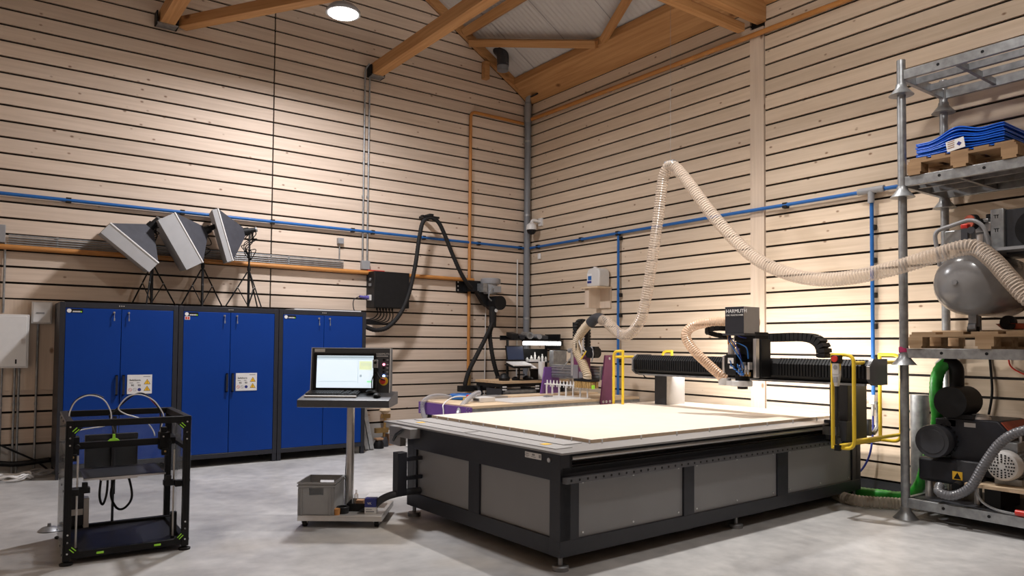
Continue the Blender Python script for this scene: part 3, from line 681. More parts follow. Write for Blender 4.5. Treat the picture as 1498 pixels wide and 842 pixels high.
for i in range(6): onf(.09 + i * .014, 1.335, .003, .03, .0004, sc, 'scr_line', 'screen_area', .017)
onf(-.285, 1.455, .09, .028, .0015, t, 'offwhite', 'sticker')
onf(.185, 1.38, .0015, .19, .001, t, 'black', 'panel_joint')
for x, z, m in ((.283, 1.375, 'black'), (.283, 1.335, 'led_red'), (.283, 1.305, 'black'), (.283, 1.27, 'black'), (.285, 1.235, 'led_blue')):
    y = fy(z); bb = B(); bb.cyl((x, y, z), (x, y - .012, z), .011, n=14); part('button' if m == 'black' else 'indicator_lamp', bb, M[m], t)
    onf(x + .031, z, .018, .005, .0008, t, 'white', 'button_label')
y = fy(1.19)
bb = B(); bb.cyl((.285, y, 1.19), (.285, y - .012, 1.19), .038, n=24); em = part('stop_collar', bb, M['yellow'], t)
bb = B(); bb.lathe([(.016, 0), (.016, .02), (.026, .024), (.024, .038), (.01, .042)], (.282, y - .01, 1.19), (0, -1, 0), 20); part('stop_button', bb, M['red'], em)
text('lettering', 'HARMUTH', .026, cm @ facing((.212, fy(1.42) - .0015, 1.418), (1, 0, 0)), M['white'], t)
onf(.265, 1.408, .106, .006, .0008, t, 'white', 'lettering_bar')
# loose things on the shelf
def shelf_z(y): return 1.09 + y * .043 / .30
b = B()
tilt = Matrix.Rotation(math.atan(.043 / .30), 3, 'X')
b.box((-.13, -.115, shelf_z(-.115) + .012), (.44, .145, .018), tilt, 0); b.box((-.13, -.215, shelf_z(-.215) + .009), (.44, .03, .012), tilt, 1)
kb = B(); kb.v = [cm @ q for q in b.v]; kb.f = b.f; kb.mi = b.mi
t2 = thing('keyboard', 'slim keyboard with black keys on the console shelf', 'keyboard', cm @ Vector((-.13, -.13, shelf_z(-.13))), CR)
link('keyboard_base', kb, [M['black'], M['offwhite']], t2, True, .003)
b = B()
for r in range(5):
    for i in range(20):
        x = -.345 + i * .0218; y = -.06 - r * .026
        if i in (14, 17): continue
        b.box((x, y, shelf_z(y) + .023), (.017, .020, .008), tilt)
kb = B(); kb.v = [cm @ q for q in b.v]; kb.f = b.f; kb.mi = b.mi
link('keys', kb, M['anth2'], t2, True)
b = B(); b.lathe([(.0, .0), (.028, .002), (.034, .010), (.030, .022), (.018, .032), (0, .035)], (0, 0, 0), (0, 0, 1), 20)
b.v = [cm @ (Vector((.262 + q.x, -.19 + q.y * 1.55, shelf_z(-.19) + .002 + q.z))) for q in b.v]
mono('computer_mouse', b, M['black'], 'black computer mouse on the right of the console shelf', 'mouse')
b = B(); b.lathe([(.05, .0), (.052, .01), (.04, .026), (.0, .03)], (0, 0, 0), (0, 0, 1), 20)
b.v = [cm @ (Vector((.195 + q.x, -.085 + q.y, shelf_z(-.085) + .012 + q.z))) for q in b.v]
mono('pendant_dock', b, M['black'], 'low black dock behind the mouse on the console shelf', 'dock')
t2 = thing('hand_control', 'small grey hand control hung beside the console screen on a cord', 'hand control', cm @ Vector((.215, -.05, 1.33)), CR)
b = B(); b.box((.213, fy(1.34) - .03, 1.34), (.045, .03, .075)); b.v = [cm @ q for q in b.v]; hc = link('control_body', b, M['zinc'], t2, True, .005)
b = B(); b.cyl((.215, fy(1.35) - .044, 1.352), (.215, fy(1.35) - .056, 1.352), .012); b.v = [cm @ q for q in b.v]; link('knob', b, M['black'], hc)
b = B(); b.box((.218, fy(1.28) - .03, 1.288), (.04, .03, .035)); b.tube(smooth_path([(.222, fy(1.27) - .03, 1.275), (.235, -.05, 1.2), (.25, -.06, 1.10)]), .007, 6); b.tube(smooth_path([(.215, fy(1.27) - .03, 1.275), (.19, -.05, 1.2), (.195, -.07, 1.11)]), .005, 6); b.tube(smooth_path([(.225, fy(1.27) - .03, 1.28), (.26, -.06, 1.22), (.305, -.05, 1.2)]), .005, 6)
b.v = [cm @ q for q in b.v]; link('cord', b, M['black'], t2)

# crate and small goods on the console's base plate
t = thing('euro_crate', 'grey plastic crate standing on the console base plate', 'crate', cm @ Vector((-.20, -.17, .10)), CR)
W, D, H = .30, .36, .27; x0, y0, z0 = -.348, -.355, .1005
b = B(); th_ = .008
b.bb((x0, y0, z0), (x0 + W, y0 + D, z0 + .008)); b.bb((x0, y0, z0), (x0 + th_, y0 + D, z0 + H)); b.bb((x0 + W - th_, y0, z0), (x0 + W, y0 + D, z0 + H))
for yy in (y0, y0 + D - th_):                                 # end walls with a hand hole
    b.bb((x0, yy, z0), (x0 + W, yy + th_, z0 + .165)); b.bb((x0, yy, z0 + .225), (x0 + W, yy + th_, z0 + H)); b.bb((x0, yy, z0 + .165), (x0 + .09, yy + th_, z0 + .225)); b.bb((x0 + W - .09, yy, z0 + .165), (x0 + W, yy + th_, z0 + .225))
b.v = [cm @ q for q in b.v]; cr = link('crate_body', b, M['crate'], t, True)
b = B()
for zz in (H - .012, H - .036): b.bb((x0 - .008, y0 - .008, z0 + zz), (x0 + W + .008, y0, z0 + zz + .010)); b.bb((x0 + W, y0, z0 + zz), (x0 + W + .008, y0 + D, z0 + zz + .010)); b.bb((x0 - .008, y0, z0 + zz), (x0, y0 + D, z0 + zz + .010)); b.bb((x0, y0 + D, z0 + zz), (x0 + W, y0 + D + .008, z0 + zz + .010))
for xx in (.0, .028, .26, .29): b.bb((x0 + xx, y0 - .008, z0), (x0 + xx + .008, y0, z0 + H - .05))
b.v = [cm @ q for q in b.v]; link('rib', b, M['crate'], t)
def smalls(name, bb, mat, lab, cat, bevel=0, group=None):
    bb.v = [cm @ q for q in bb.v]; return mono(name, bb, mat, lab, cat, group, bevel)
t = thing('carton', 'small blue and white printed carton at the right end of the console base', 'box', cm @ Vector((.23, -.25, .10)), CR)
b = B(); b.bb((.19, -.29, .1005), (.285, -.21, .155), 0); b.bb((.19, -.29, .155), (.285, -.21, .225), 1); b.v = [cm @ q for q in b.v]; c = link('carton_body', b, [M['white'], M['navy']], t)
b = B(); b.bb((.20, -.2915, .115), (.27, -.29, .125)); b.bb((.20, -.2915, .135), (.25, -.29, .14)); b.v = [cm @ q for q in b.v]; link('print', b, M['grey'], c)
text('lettering', 'VK', .028, cm @ facing((.212, -.292, .178), (1, 0, 0)), M['white'], t)
b = B(); b.bb((.02, -.20, .1005), (.19, .02, .106)); b.bb((.02, -.20, .1), (.026, .02, .165)); b.bb((.184, -.20, .1), (.19, .02, .165)); b.bb((.02, -.2, .1), (.19, -.194, .165)); b.bb((.02, .014, .1), (.19, .02, .165))
smalls('parts_tray', b, M['black'], 'black parts tray on the console base beside the crate', 'tray')
b = B(); b.lathe([(.05, 0), (.055, .05), (.05, .055), (.035, .055), (.03, .01), (0, .008)], (.0, -.26, .1005), (0, 0, 1), 18); smalls('tool_ring', b, M['black'], 'black round tool holder in front of the tray on the console base', 'tool holder')
b = B(); b.lathe([(.026, 0), (.030, .05), (.0, .052)], (-.035, -.325, .1005), (0, 0, 1), 16); smalls('orange_cap', b, M['orange'], 'small orange cap beside the crate on the console base', 'cap')
b = B(); b.lathe([(.018, 0), (.018, .11), (.008, .125), (.008, .15), (0, .152)], (.075, -.08, .107), (0, 0, 1), 16); smalls('spray_bottle', b, M['clearhose'], 'small clear bottle standing in the black tray', 'bottle')
b = B(); b.bb((.09, -.16, .107), (.155, -.1, .185)); smalls('brown_block', b, M['card'], 'small brown cardboard box in the black tray', 'box', .003)
b = B(); b.bb((.14, -.03, .167), (.30, .16, .185)); smalls('white_pad', b, M['white'], 'white folded pad behind the blue carton', 'pad', .006)

b = B(); b.tube(smooth_path([ml((.0, 1.82, .255)), ml((-.2, 1.82, .255)), ml((-.33, 1.86, .22)), ml((-.42, 1.95, .12)), ml((-.50, 2.15, .045)), ml((-.58, 2.45, .032)), ml((-.60, 2.75, .032))], 8), .03, 12)
mono('cable_conduit', b, M['anth2'], 'thick dark cable hose running from the machine post down to the floor behind the console', 'hose')
# pale plate added so the inner face of the far gantry leg looks lit
bb = B(); bb.bb((3.43, 1.992, .81), (3.755, 2.0, 1.185)); o = part('lit_leg_face', bb, M['alup'], ROUTER); o['label'] = 'pale plate added to make the inner side of the far gantry leg look lit'
# ================================================================== BLUE CABINETS
def cabinet(x0, x1, label, sign, extra):
    yf, yb, H = -.64, -.03, 1.952
    t = thing('safety_cabinet', label, 'cabinet', ((x0 + x1) / 2, (yf + yb) / 2, 0))
    b = B(); f = .052
    b.bb((x0, yf + .022, .10), (x0 + .02, yb, H)); b.bb((x1 - .02, yf + .022, .10), (x1, yb, H)); b.bb((x0, yb - .02, .10), (x1, yb, H)); b.bb((x0 + .001, yf + .022, H - .03), (x1 - .001, yb, H)); b.bb((x0 + .001, yf + .022, .10), (x1 - .001, yb, .14))
    b.bb((x0, yf, .10), (x0 + f, yf + .03, H)); b.bb((x1 - f, yf, .10), (x1, yf + .03, H)); b.bb((x0 + f, yf, H - .062), (x1 - f, yf + .03, H)); b.bb((x0 + f, yf, .10), (x1 - f, yf + .03, .155))
    link('body', b, M['anth'], t, True, .003)
    for x in (x0, x1 - .055):
        for y in (yf + .005, yb - .06):
            b = B(); b.bb((x + .002, y, 0), (x + .053, y + .05, .105)); link('leg', b, M['anth'], t)
    xm = (x0 + x1) / 2
    for s, a, c in ((-1, x0 + f + .003, xm - .003), (1, xm + .003, x1 - f - .003)):
        b = B(); b.bb((a, yf + .002, .158), (c, yf + .024, H - .065)); d = link('door', b, M['blue'], t, True, .003)
        hx = xm + s * .035
        b = B(); b.bb((hx - .012, yf - .03, .905), (hx + .012, yf - .022, 1.135)); b.bb((hx - .012, yf - .03, .905), (hx + .012, yf + .004, .915)); b.bb((hx - .012, yf - .03, 1.125), (hx + .012, yf + .004, 1.135)); link('handle', b, M['anth'], d)
        kx = xm + s * .075
        b = B(); b.cyl((kx, yf + .004, H - .105), (kx, yf - .008, H - .105), .011, n=14); b.bb((kx - .004, yf - .03, H - .115), (kx + .004, yf - .006, H - .095)); link('lock', b, M['alu'], d)
        b = B(); b.bb((kx - .003, yf - .026, H - .175), (kx + .003, yf - .022, H - .11)); b.bb((kx - .006, yf - .028, H - .20), (kx + .007, yf - .023, H - .17)); link('key', b, M['zinc'], d)
        if s < 0:
            b = B(); b.bb((a + .01, yf - .0005, H - .118), (a + .165, yf + .003, H - .075)); q = link('maker_plate', b, M['black'], d)
            b = B(); b.cyl((a + .033, yf - .0005, H - .097), (a + .033, yf - .002, H - .097), .022, n=20); link('plate_mark', b, M['white'], q)
            b = B()
            for i in range(6): b.prism([(a + .065 + i * .0125, H - .112), (a + .074 + i * .0125, H - .112), (a + .078 + i * .0125, H - .098), (a + .069 + i * .0125, H - .098)], 'y', yf - .0016, yf - .0004)
            link('plate_print', b, M['white'], q)
            b = B(); b.bb((a + .142, yf - .0016, H - .112), (a + .155, yf - .0004, H - .1)); link('plate_print', b, M['lime'], q)
            if extra:
                b = B(); b.bb((a + .012, yf - .0012, H - .165), (a + .07, yf + .003, H - .124)); q = link('red_label', b, M['white'], d)
                b = B(); b.bb((a + .018, yf - .002, H - .16), (a + .038, yf - .001, H - .13)); b.bb((a + .044, yf - .002, H - .16), (a + .064, yf - .001, H - .13)); link('label_print', b, M['red'], q)
        elif sign:
            sx0, sx1, sz0, sz1 = xm + .075, xm + .335, .915, 1.135
            b = B(); b.bb((sx0, yf - .004, sz0), (sx1, yf + .003, sz1)); g = link('sign_plate', b, M['white'], d)
            g['label'] = 'white warning sign with two yellow triangles'
            P = lambda u, v: (sx0 + u * (sx1 - sx0), yf - .0045, sz1 - v * (sz1 - sz0))
            for v in (.40, .75):
                cx, _, cz = P(.80, v)
                for s_, mm in ((.036, 'black'), (.030, 'signyellow')):
                    off = .0046 if mm == 'black' else .0052
                    b = B(); b.prism([(cx - s_, cz - s_ * .62), (cx + s_, cz - s_ * .62), (cx, cz + s_ * 1.05)], 'y', yf - off, yf - .003); link('warning_triangle', b, M[mm], d)
                b = B(); b.prism([(cx - .003, cz + .012), (cx + .003, cz + .012), (cx + .0015, cz - .004), (cx - .0015, cz - .004)], 'y', yf - .0058, yf - .005); b.bb((cx - .003, yf - .0058, cz - .013), (cx + .003, yf - .005, cz - .008)); link('triangle_mark', b, M['black'], d)
            text('lettering', 'SafeStore', .030, facing(P(.09, .32), (1, 0, 0)), M['black'], d)
            text('lettering', '90', .032, facing(P(.15, .60), (1, 0, 0)), M['black'], d)
            text('lettering', '90', .032, facing(P(.42, .60), (1, 0, 0)), M['black'], d)
            for u, v, w in ((.09, .42, .14), (.38, .42, .12), (.64, .10, .28)):
                a_ = P(u, v); b = B(); b.bb((a_[0], yf - .0048, a_[2] - .004), (a_[0] + w * (sx1 - sx0), yf - .003, a_[2] + .004)); link('print_line', b, M['grey'], d)
            for u, mm in ((.12, 'red'), (.30, 'grey'), (.49, 'navy')):
                cx, _, cz = P(u, .78); b = B()
                if mm == 'navy': b.cyl((cx, yf - .003, cz), (cx, yf - .005, cz), .019, n=20)
                else: b.lathe([(.019, 0), (.019, .002), (.0155, .002), (.0155, 0)], (cx, yf - .003, cz), (0, -1, 0), 20); b.box((cx, yf - .0042, cz), (.003, .0015, .03), Matrix.Rotation(R(-45), 3, 'Y'))
                link('round_symbol', b, M[mm], d)
    for i in (-1, 0, 1):
        b = B(); b.cyl((xm + i * .022, yf + .001, H - .03), (xm + i * .022, yf - .004, H - .03), .007, n=12); link('vent_screw', b, M['alu'], t)
cabinet(-6.952, -5.742, 'blue two door cabinet at the left end of the row, behind the printer frame', True, False)
cabinet(-5.736, -4.534, 'blue two door cabinet in the middle of the row, with red label and white sign', True, True)
cabinet(-4.528, -3.312, 'blue two door cabinet without a sign at the right end of the row', False, False)
b = B(); b.bb((-4.30, -.55, 1.953), (-3.35, -.10, 1.972)); mono('cover_panel', b, M['white'], 'thin white panel lying on top of the right cabinet', 'panel')

# ================================================================== SOFTBOX LIGHTS on the cabinets
def softbox(px, pz, cen, axis, seam, dist, label, rotleg, lip):
    y = -.33; z0 = 1.953
    t = thing('softbox_lamp', label, 'studio lamp', (px, y, z0))
    b = B(); b.cyl((px, y, z0 + .03), (px, y, z0 + .55), .016, n=12); b.cyl((px, y, z0 + .5), (px, y, pz), .012, n=12); b.cyl((px, y, z0 + .50), (px, y, z0 + .56), .022, n=12); link('stand_pole', b, M['black'], t)
    for i in range(3):
        a = rotleg + i * 2 * math.pi / 3; c, s = math.cos(a), math.sin(a) * .8
        top = (px + .02 * c, y + .02 * s, z0 + .48); foot = (px + .29 * c, y + .29 * s, z0 + .008); mid = (px + .135 * c, y + .135 * s, z0 + .275)
        b = B(); b.tube([top, foot], .009, 8); l = link('leg', b, M['black'], t)
        b = B(); b.tube([mid, (px + .015 * c, y + .015 * s, z0 + .06)], .006, 6); link('brace', b, M['black'], l)
        b = B(); b.ball(mid, .011, 10); link('joint', b, M['zinc'], l)
    ax = Vector(axis).normalized(); cen = Vector(cen); apex = cen - ax * dist
    sv = Vector(seam).normalized(); sv = (sv - ax * sv.dot(ax)).normalized(); hv = ax.cross(sv).normalized()
    L, W = .33, .27
    def ring(c, l, w): return [c + sv * l * i + hv * w * j for i, j in ((1, 1), (1, -1), (-1, -1), (-1, 1))]
    r0, r1, r2 = ring(apex, .06, .06), ring(cen, L, W), ring(cen + ax * lip, L * 1.0, W * 1.0)
    b = B(); b.add(r0 + r1, [(0, 1, 5, 4), (1, 2, 6, 5), (2, 3, 7, 6), (3, 0, 4, 7), (0, 1, 2, 3)]); link('hood', b, M['softcase'], t)
    b = B(); b.add(r1 + r2, [(0, 1, 5, 4), (1, 2, 6, 5), (2, 3, 7, 6), (3, 0, 4, 7), (4, 5, 6, 7)]); link('diffuser', b, M['softwhite'], t)
    b = B(); b.tube(r1, .009, 6, closed=True); link('piping', b, M['white'], t)
    h0 = apex - ax * .02; b = B(); b.cyl(h0 + ax * .03, h0 - ax * .05, .055, .05, n=18); b.cyl(h0 - ax * .05, h0 - ax * .13, .036, .03, n=14); hd_ = link('lamp_head', b, M['black'], t)
    b = B(); b.cyl(h0 - ax * .13, h0 - ax * .15, .034, n=14); b.tube([h0 - ax * .06, (px, y, pz)], .014, 8); link('head_collar', b, M['zinc'], hd_)
    rnd = random.Random(px)
    for k in range(6):
        pts = [h0 - ax * .11]
        for i in range(4): pts.append(Vector((px + rnd.uniform(-.10, .08), y + rnd.uniform(-.1, .02), pz + .06 - .07 * i + rnd.uniform(-.04, .04))))
        pts.append(Vector((px + .015, y - .02, pz - .25)))
        b = B(); b.tube(smooth_path(pts, 5), .006, 6); link('cable', b, M['black'], t)
softbox(-5.985, 2.82, (-6.21, -.36, 2.68), (-.62, .10, -.76), (.494, 0, -.401), .27, 'softbox on a tripod, tilted furthest down, leftmost of the three on the cabinets', .2, .15)
softbox(-5.405, 2.86, (-5.62, -.36, 2.79), (-.83, .08, -.48), (.303, 0, -.553), .25, 'softbox on a tripod, middle one of the three on the cabinets', .35, .21)
softbox(-4.835, 2.84, (-5.17, -.36, 2.87), (-.95, .18, -.29), (.172, 0, -.564), .25, 'softbox on a tripod, most upright, rightmost of the three on the cabinets', .9, .07)

# ================================================================== LEFT CORNER: cupboards and conduits
b = B(); b.bb((-8.1, -.016, .955), (-6.86, -.001, 1.985)); mono('backing_board', b, M['post'], 'plain wooden backing panel behind the white boxes at the left edge', 'panel')
t = thing('distribution_cupboard', 'large white electrical cupboard cut by the left edge of the picture', 'electrical box', (-7.5, -.02, 1.21))
b = B(); b.bb((-7.8, -.17, 1.212), (-7.205, -.017, 1.812)); link('cupboard_body', b, M['offwhite'], t, True, .006)
b = B(); b.bb((-7.78, -.182, 1.23), (-7.225, -.171, 1.795)); d = link('door', b, M['white'], t, True, .004)
b = B(); b.bb((-7.275, -.195, 1.49), (-7.24, -.181, 1.54)); link('latch', b, M['alu'], d)
b = B(); b.bb((-7.33, -.184, 1.26), (-7.315, -.182, 1.31)); link('label_strip', b, M['black'], d)
t = thing('switch_box', 'small square white box on the wall left of the blue cabinets', 'electrical box', (-7.085, -.02, 1.71))
b = B(); b.bb((-7.185, -.10, 1.715), (-6.985, -.017, 1.968)); k_ = link('box_body', b, M['offwhite'], t, True, .005)
b = B(); b.bb((-7.17, -.108, 1.73), (-7.0, -.1, 1.955)); link('lid', b, M['white'], k_, True, .004)
b = B(); b.bb((-7.14, -.113, 1.83), (-7.06, -.108, 1.845)); link('lid_print', b, M['grey'], k_)
for x, z1, lab in ((-7.445, 1.21, 'leftmost thin steel conduit below the white cupboard'), (-7.325, 1.21, 'middle thin steel conduit below the white cupboard'), (-7.285, 1.21, 'right thin steel conduit below the white cupboard'), (-7.115, 1.715, 'thin steel conduit below the small square white box')):
    pipe('steel_conduit', [(x, -.035, .02), (x, -.035, z1)], .012, 'zinc', lab, 'pipe', [(x, -.02, .8)], 'zinc', .03)
pipe('steel_conduit', [(-7.45, -.03, 1.83), (-7.45, -.03, 2.62)], .012, 'zinc', 'thin steel conduit rising from the white cupboard', 'pipe')
rnd = random.Random(3)
for i, lab in enumerate(('white cable coil on the floor at the left edge, nearest one', 'grey cable coil on the floor at the left edge behind the white one')):
    b = B(); c = Vector((-7.32 + .22 * i, -.42 + .16 * i, .02)); pts = []
    for k in range(40):
        a = k * .5; pts.append(c + Vector((math.cos(a) * (.16 + rnd.uniform(-.03, .03)), math.sin(a) * (.10 + rnd.uniform(-.02, .02)), rnd.uniform(0, .05))))
    b.tube(smooth_path(pts, 3), .011, 6); mono('cable_coil', b, M[('white', 'grey')[i]], lab, 'cable')
b = B(); b.tube(smooth_path([(-7.6, -.05, .45), (-7.35, -.07, .30), (-7.1, -.08, .15), (-6.96, -.10, .02)]), .012, 6); mono('loose_cable', b, M['black'], 'black cable hanging down the wall at the lower left', 'cable')

b = B()
b.tube(smooth_path([(-8.0, -.06, .14), (-7.6, -.07, .17), (-7.3, -.06, .13), (-7.0, -.07, .15), (-6.97, -.08, .15)], 6), .03, 8)
mono('cable_bundle', b, M['black'], 'dark bundle of cables running along the wall base below the white cupboard', 'cable')
# ================================================================== 3D PRINTER FRAME
PO = Vector((-7.18, -4.25, 0)); PR = R(-2.5)
t = thing('printer_frame', 'tall open black 3D printer with clear sides standing on the floor at the left', '3D printer', PO, PR)
PW, PD, PH = .79, .87, .975
def pp(name, bb, mat, par=None, bevel=0): return link(name, bb, M[mat], par or t, False, bevel)
e = .046
for x in (0, PW - e):
    for y in (0, PD - e):
        b = B(); b.bb((x, y, .03), (x + e, y + e, PH)); b.bb((x + e / 2 - .005, y - .002, .05), (x + e / 2 + .005, y, PH - .02)); po = pp('corner_post', b, 'black', bevel=.003)
        b = B(); b.lathe([(.04, 0), (.042, .012), (.03, .018), (.012, .02), (.012, .034)], (x + e / 2, y + e / 2, 0), (0, 0, 1), 18); pp('foot', b, 'blackm', po)
for y in (0, PD - e):
    for z in (PH - e, .04):
        b = B(); b.bb((e, y + .002, z), (PW - e, y + e - .002, z + e)); pp('cross_bar', b, 'black', bevel=.003)
for x in (0, PW - e):
    for z in (PH - e, .04, .73):
        b = B(); b.bb((x + .002, e, z), (x + e - .002, PD - e, z + (e if z != .73 else .03))); pp('side_bar', b, 'black', bevel=.003)
b = B(); b.bb((e * .5, .02, .05), (PW - e * .5, PD - .02, .062)); pp('floor_panel', b, 'anth')
for a, c in (((-.004, .0, .035), (-.001, PD, PH)), ((PW + .001, .0, .035), (PW + .004, PD, PH)), ((.0, PD + .001, .035), (PW, PD + .004, PH))):
    b = B(); b.bb(a, c); pp('clear_panel', b, 'acryl')
for x in (-.007, PW + .004):
    for y in (.03, .30, .57, .84):
        for z in (.07, .5, .95):
            b = B(); b.cyl((x, y, z), (x + .004, y, z), .008, n=8); pp('panel_screw', b, 'black')
for cx, cz, sx, sz in ((e, PH - e, 1, -1), (PW - e, PH - e, -1, -1), (e, .086, 1, 1), (PW - e, .086, -1, 1)):
    b = B(); b.prism([(cx - sx * .03, cz - sz * .0), (cx + sx * .055, cz), (cx - sx * .03, cz + sz * .085)], 'y', -.008, -.001); g = pp('corner_bracket', b, 'black')
    for k in (0, 1):
        b = B(); c0 = Vector((cx + sx * (.006 + k * .012), -.0095, cz + sz * (.012 + k * .012))); d = Vector((-1, 0, sx * sz)).normalized() * -1
        b.box(c0, (.038, .003, .006), Matrix.Rotation(math.atan2(-d.z, d.x), 3, 'Y')); pp('lime_stripe', b, 'lime', g)
    for q in ((cx - sx * .02, cz + sz * .07), (cx - sx * .02, cz + sz * .12), (cx - sx * .02, cz - sz * .006)):
        b = B(); b.cyl((q[0], -.002, q[1]), (q[0], -.008, q[1]), .006, n=8); pp('screw', b, 'screw', g)
for x in (.20, .56):
    b = B(); b.bb((x, -.006, .055), (x + .045, .002, .070)); pp('lime_clip', b, 'lime', bevel=.003)
# moving gantry, heads, bed
b = B(); b.bb((.05, .33, .748), (PW - .05, .365, .785)); b.bb((.05, .35, .735), (PW - .05, .356, .748)); pp('cross_gantry', b, 'black')
for x in (.055, .655):
    b = B(); b.bb((x - .03, .30, .70), (x + .045, .40, .83)); b.bb((x - .015, .28, .66), (x + .03, .33, .71)); b.cyl((x + .03, .29, .76), (x + .03, .28, .76), .02, n=12); b.bb((x - .02, .31, .83), (x + .02, .35, .87)); hd2 = pp('print_head', b, 'black', bevel=.004)
    b = B(); b.cyl((x + .005, .279, .69), (x + .005, .272, .69), .008, n=10); pp('head_nut', b, 'brassy', hd2)
    b = B(); b.cyl((x - .005, .30, .80), (x - .005, .292, .80), .006, n=10); pp('head_screw', b, 'screw', hd2)
b = B(); b.prism([(.28, .785), (.36, .785), (.345, .80), (.33, .803), (.328, .835), (.312, .835), (.31, .803), (.295, .80)], 'y', .325, .345); pp('lime_clamp', b, 'lime', bevel=.002)
b = B(); b.bb((.13, .26, .528), (.66, .76, .536)); bd = pp('print_bed', b, 'anth')
b = B(); b.bb((.125, .252, .522), (.665, .262, .534)); b.bb((.24, .30, .505), (.48, .34, .52)); pp('bed_edge', b, 'alu', bd)
for x, s in ((.06, 1), (.73, -1)):
    b = B(); b.bb((x - .02, .09, .46), (x + s * .10, .15, .50)); b.bb((x + s * .05, .09, .49), (x + s * .085, .13, .535)); b.bb((x - .03, .05, .455), (x + .03, .10, .50)); pp('bed_arm', b, 'black', bevel=.004)
for x in (.082, .70):
    b = B(); b.cyl((x, .12, .064), (x, .12, .72), .0065, n=10); rd = pp('lead_screw', b, 'steel')
    b = B(); b.cyl((x, .12, .062), (x, .12, .085), .014, n=10); pp('screw_collar', b, 'black', rd)
b = B(); b.cyl((.37, .845, .064), (.37, .845, .70), .010, n=10); b.bb((.355, .84, .3), (.385, .865, .92)); pp('rear_rail', b, 'anth2')
b = B(); b.bb((.17, .872, .50), (.545, .93, .775)); bx = pp('electronics_box', b, 'black', bevel=.004)
b = B(); b.bb((.17, .868, .74), (.545, .872, .775)); b.cyl((.20, .868, .758), (.20, .862, .758), .006, n=8); b.cyl((.52, .868, .758), (.52, .862, .758), .006, n=8); pp('box_rim', b, 'anth2', bx)
b = B(); b.bb((.035, .66, .12), (.16, .74, .38)); ps = pp('power_supply', b, 'anth', bevel=.004)
b = B(); b.bb((.04, .655, .20), (.155, .66, .245)); b.bb((.16, .66, .10), (.195, .76, .32)); pp('supply_label', b, 'offwhite', ps)
b = B(); b.bb((.70, .20, .062), (.74, .25, .24)); b.bb((.60, .21, .21), (.70, .235, .217)); pp('motor_block', b, 'black')
def ptube(name, pts, r, mat): b = B(); b.tube(smooth_path(pts, 6), r, 8); return pp(name, b, mat)
y = .38
ptube('filament_tube', [(.032, y, .87), (.034, y, .95), (.04, y, 1.015), (.079, y, 1.088), (.158, y, 1.122), (.247, y, 1.09), (.297, y, 1.003), (.299, y, .927), (.26, y, .893), (.178, y, .882), (.091, y, .865), (.045, y - .03, .82)], .0045, 'tubewhite')
ptube('filament_tube', [(.632, y - .03, .83), (.655, y, .92), (.653, y, .97), (.586, y, 1.07), (.491, y, 1.117), (.413, y, 1.105), (.362, y, 1.05), (.352, y, 1.01), (.401, y, .973), (.471, y, .947), (.535, y, .915), (.583, y, .851), (.60, y - .02, .80)], .0045, 'tubewhite')
ptube('tube_wiring', [(.03, y + .012, .95), (.055, y + .012, 1.06), (.11, y + .012, 1.115), (.19, y + .012, 1.126), (.25, y + .012, 1.10)], .0055, 'black')
ptube('tube_wiring', [(.64, y + .012, .84), (.635, y + .012, .98), (.57, y + .012, 1.085), (.50, y + .012, 1.127), (.43, y + .012, 1.10), (.34, y + .1, 1.0), (.33, .84, .93)], .0055, 'black')
ptube('red_wire', [(.638, y + .02, .93), (.628, y + .02, 1.0), (.56, y + .02, 1.085)], .003, 'red')
ptube('bed_cable', [(.262, .5, .53), (.25, .5, .364), (.272, .5, .293), (.297, .5, .375), (.303, .5, .53)], .0085, 'black')
ptube('bed_cable', [(.36, .5, .53), (.325, .5, .373), (.36, .5, .265), (.41, .5, .245), (.46, .5, .30), (.465, .5, .38), (.431, .5, .53)], .0085, 'black')
ptube('center_cable', [(.33, .84, .95), (.335, .80, .9), (.33, .36, .83)], .006, 'black')
b = B(); b.lathe([(.075, 0), (.08, .006), (.05, .03), (.015, .036), (.012, .06), (0, .062)], (-7.175, -3.10, 0), (0, 0, 1), 26); mono('round_cover', b, M['zincd'], 'small round grey cover lying on the floor left of the printer frame', 'cover')

# ================================================================== DUST EXTRACTION on the gable wall
t = thing('control_box', 'black metal electrical box on the gable wall above the right cabinet', 'electrical box', (-2.81, -.2, 2.04))
b = B(); b.bb((-3.03, -.30, 2.045), (-2.46, -.02, 2.575)); link('box_body', b, M['black'], t, True, .006)
b = B(); b.cyl((-3.03, -.16, 2.46), (-3.045, -.16, 2.46), .022, n=16); b.bb((-3.05, -.19, 2.36), (-3.03, -.14, 2.40)); link('switch', b, M['zinc'], t)
b = B(); b.cyl((-3.03, -.16, 2.19), (-3.12, -.16, 2.19), .028, n=14); b.cyl((-3.12, -.16, 2.19), (-3.2, -.16, 2.2), .02, n=14); pl_ = link('plug', b, M['purplehead'], t)
b = B(); b.bb((-3.06, -.20, 2.15), (-3.03, -.12, 2.23)); link('socket', b, M['offwhite'], pl_)
b = B(); b.tube(smooth_path([(-3.2, -.16, 2.2), (-3.29, -.16, 2.14), (-3.30, -.2, 2.0), (-3.27, -.3, 1.96)]), .007, 6); link('plug_cable', b, M['black'], t)
for i in range(6):
    x = -2.92 + i * .05
    b = B(); b.cyl((x, -.16, 2.045), (x, -.16, 2.01), .014, n=10); b.tube(smooth_path([(x, -.16, 2.02), (x + .01, -.16, 1.95 - .008 * i), (x - .08, -.16, 1.88 - .012 * i), (-3.22, -.17, 1.86 - .012 * i)]), .008, 6); link('cable', b, M['black'], t)
b = B(); b.bb((-3.03, -.07, 2.585), (-2.76, -.03, 2.61)); mono('fixing_clamp', b, M['red'], 'small red clamp on the orange pipe above the black box', 'clamp')
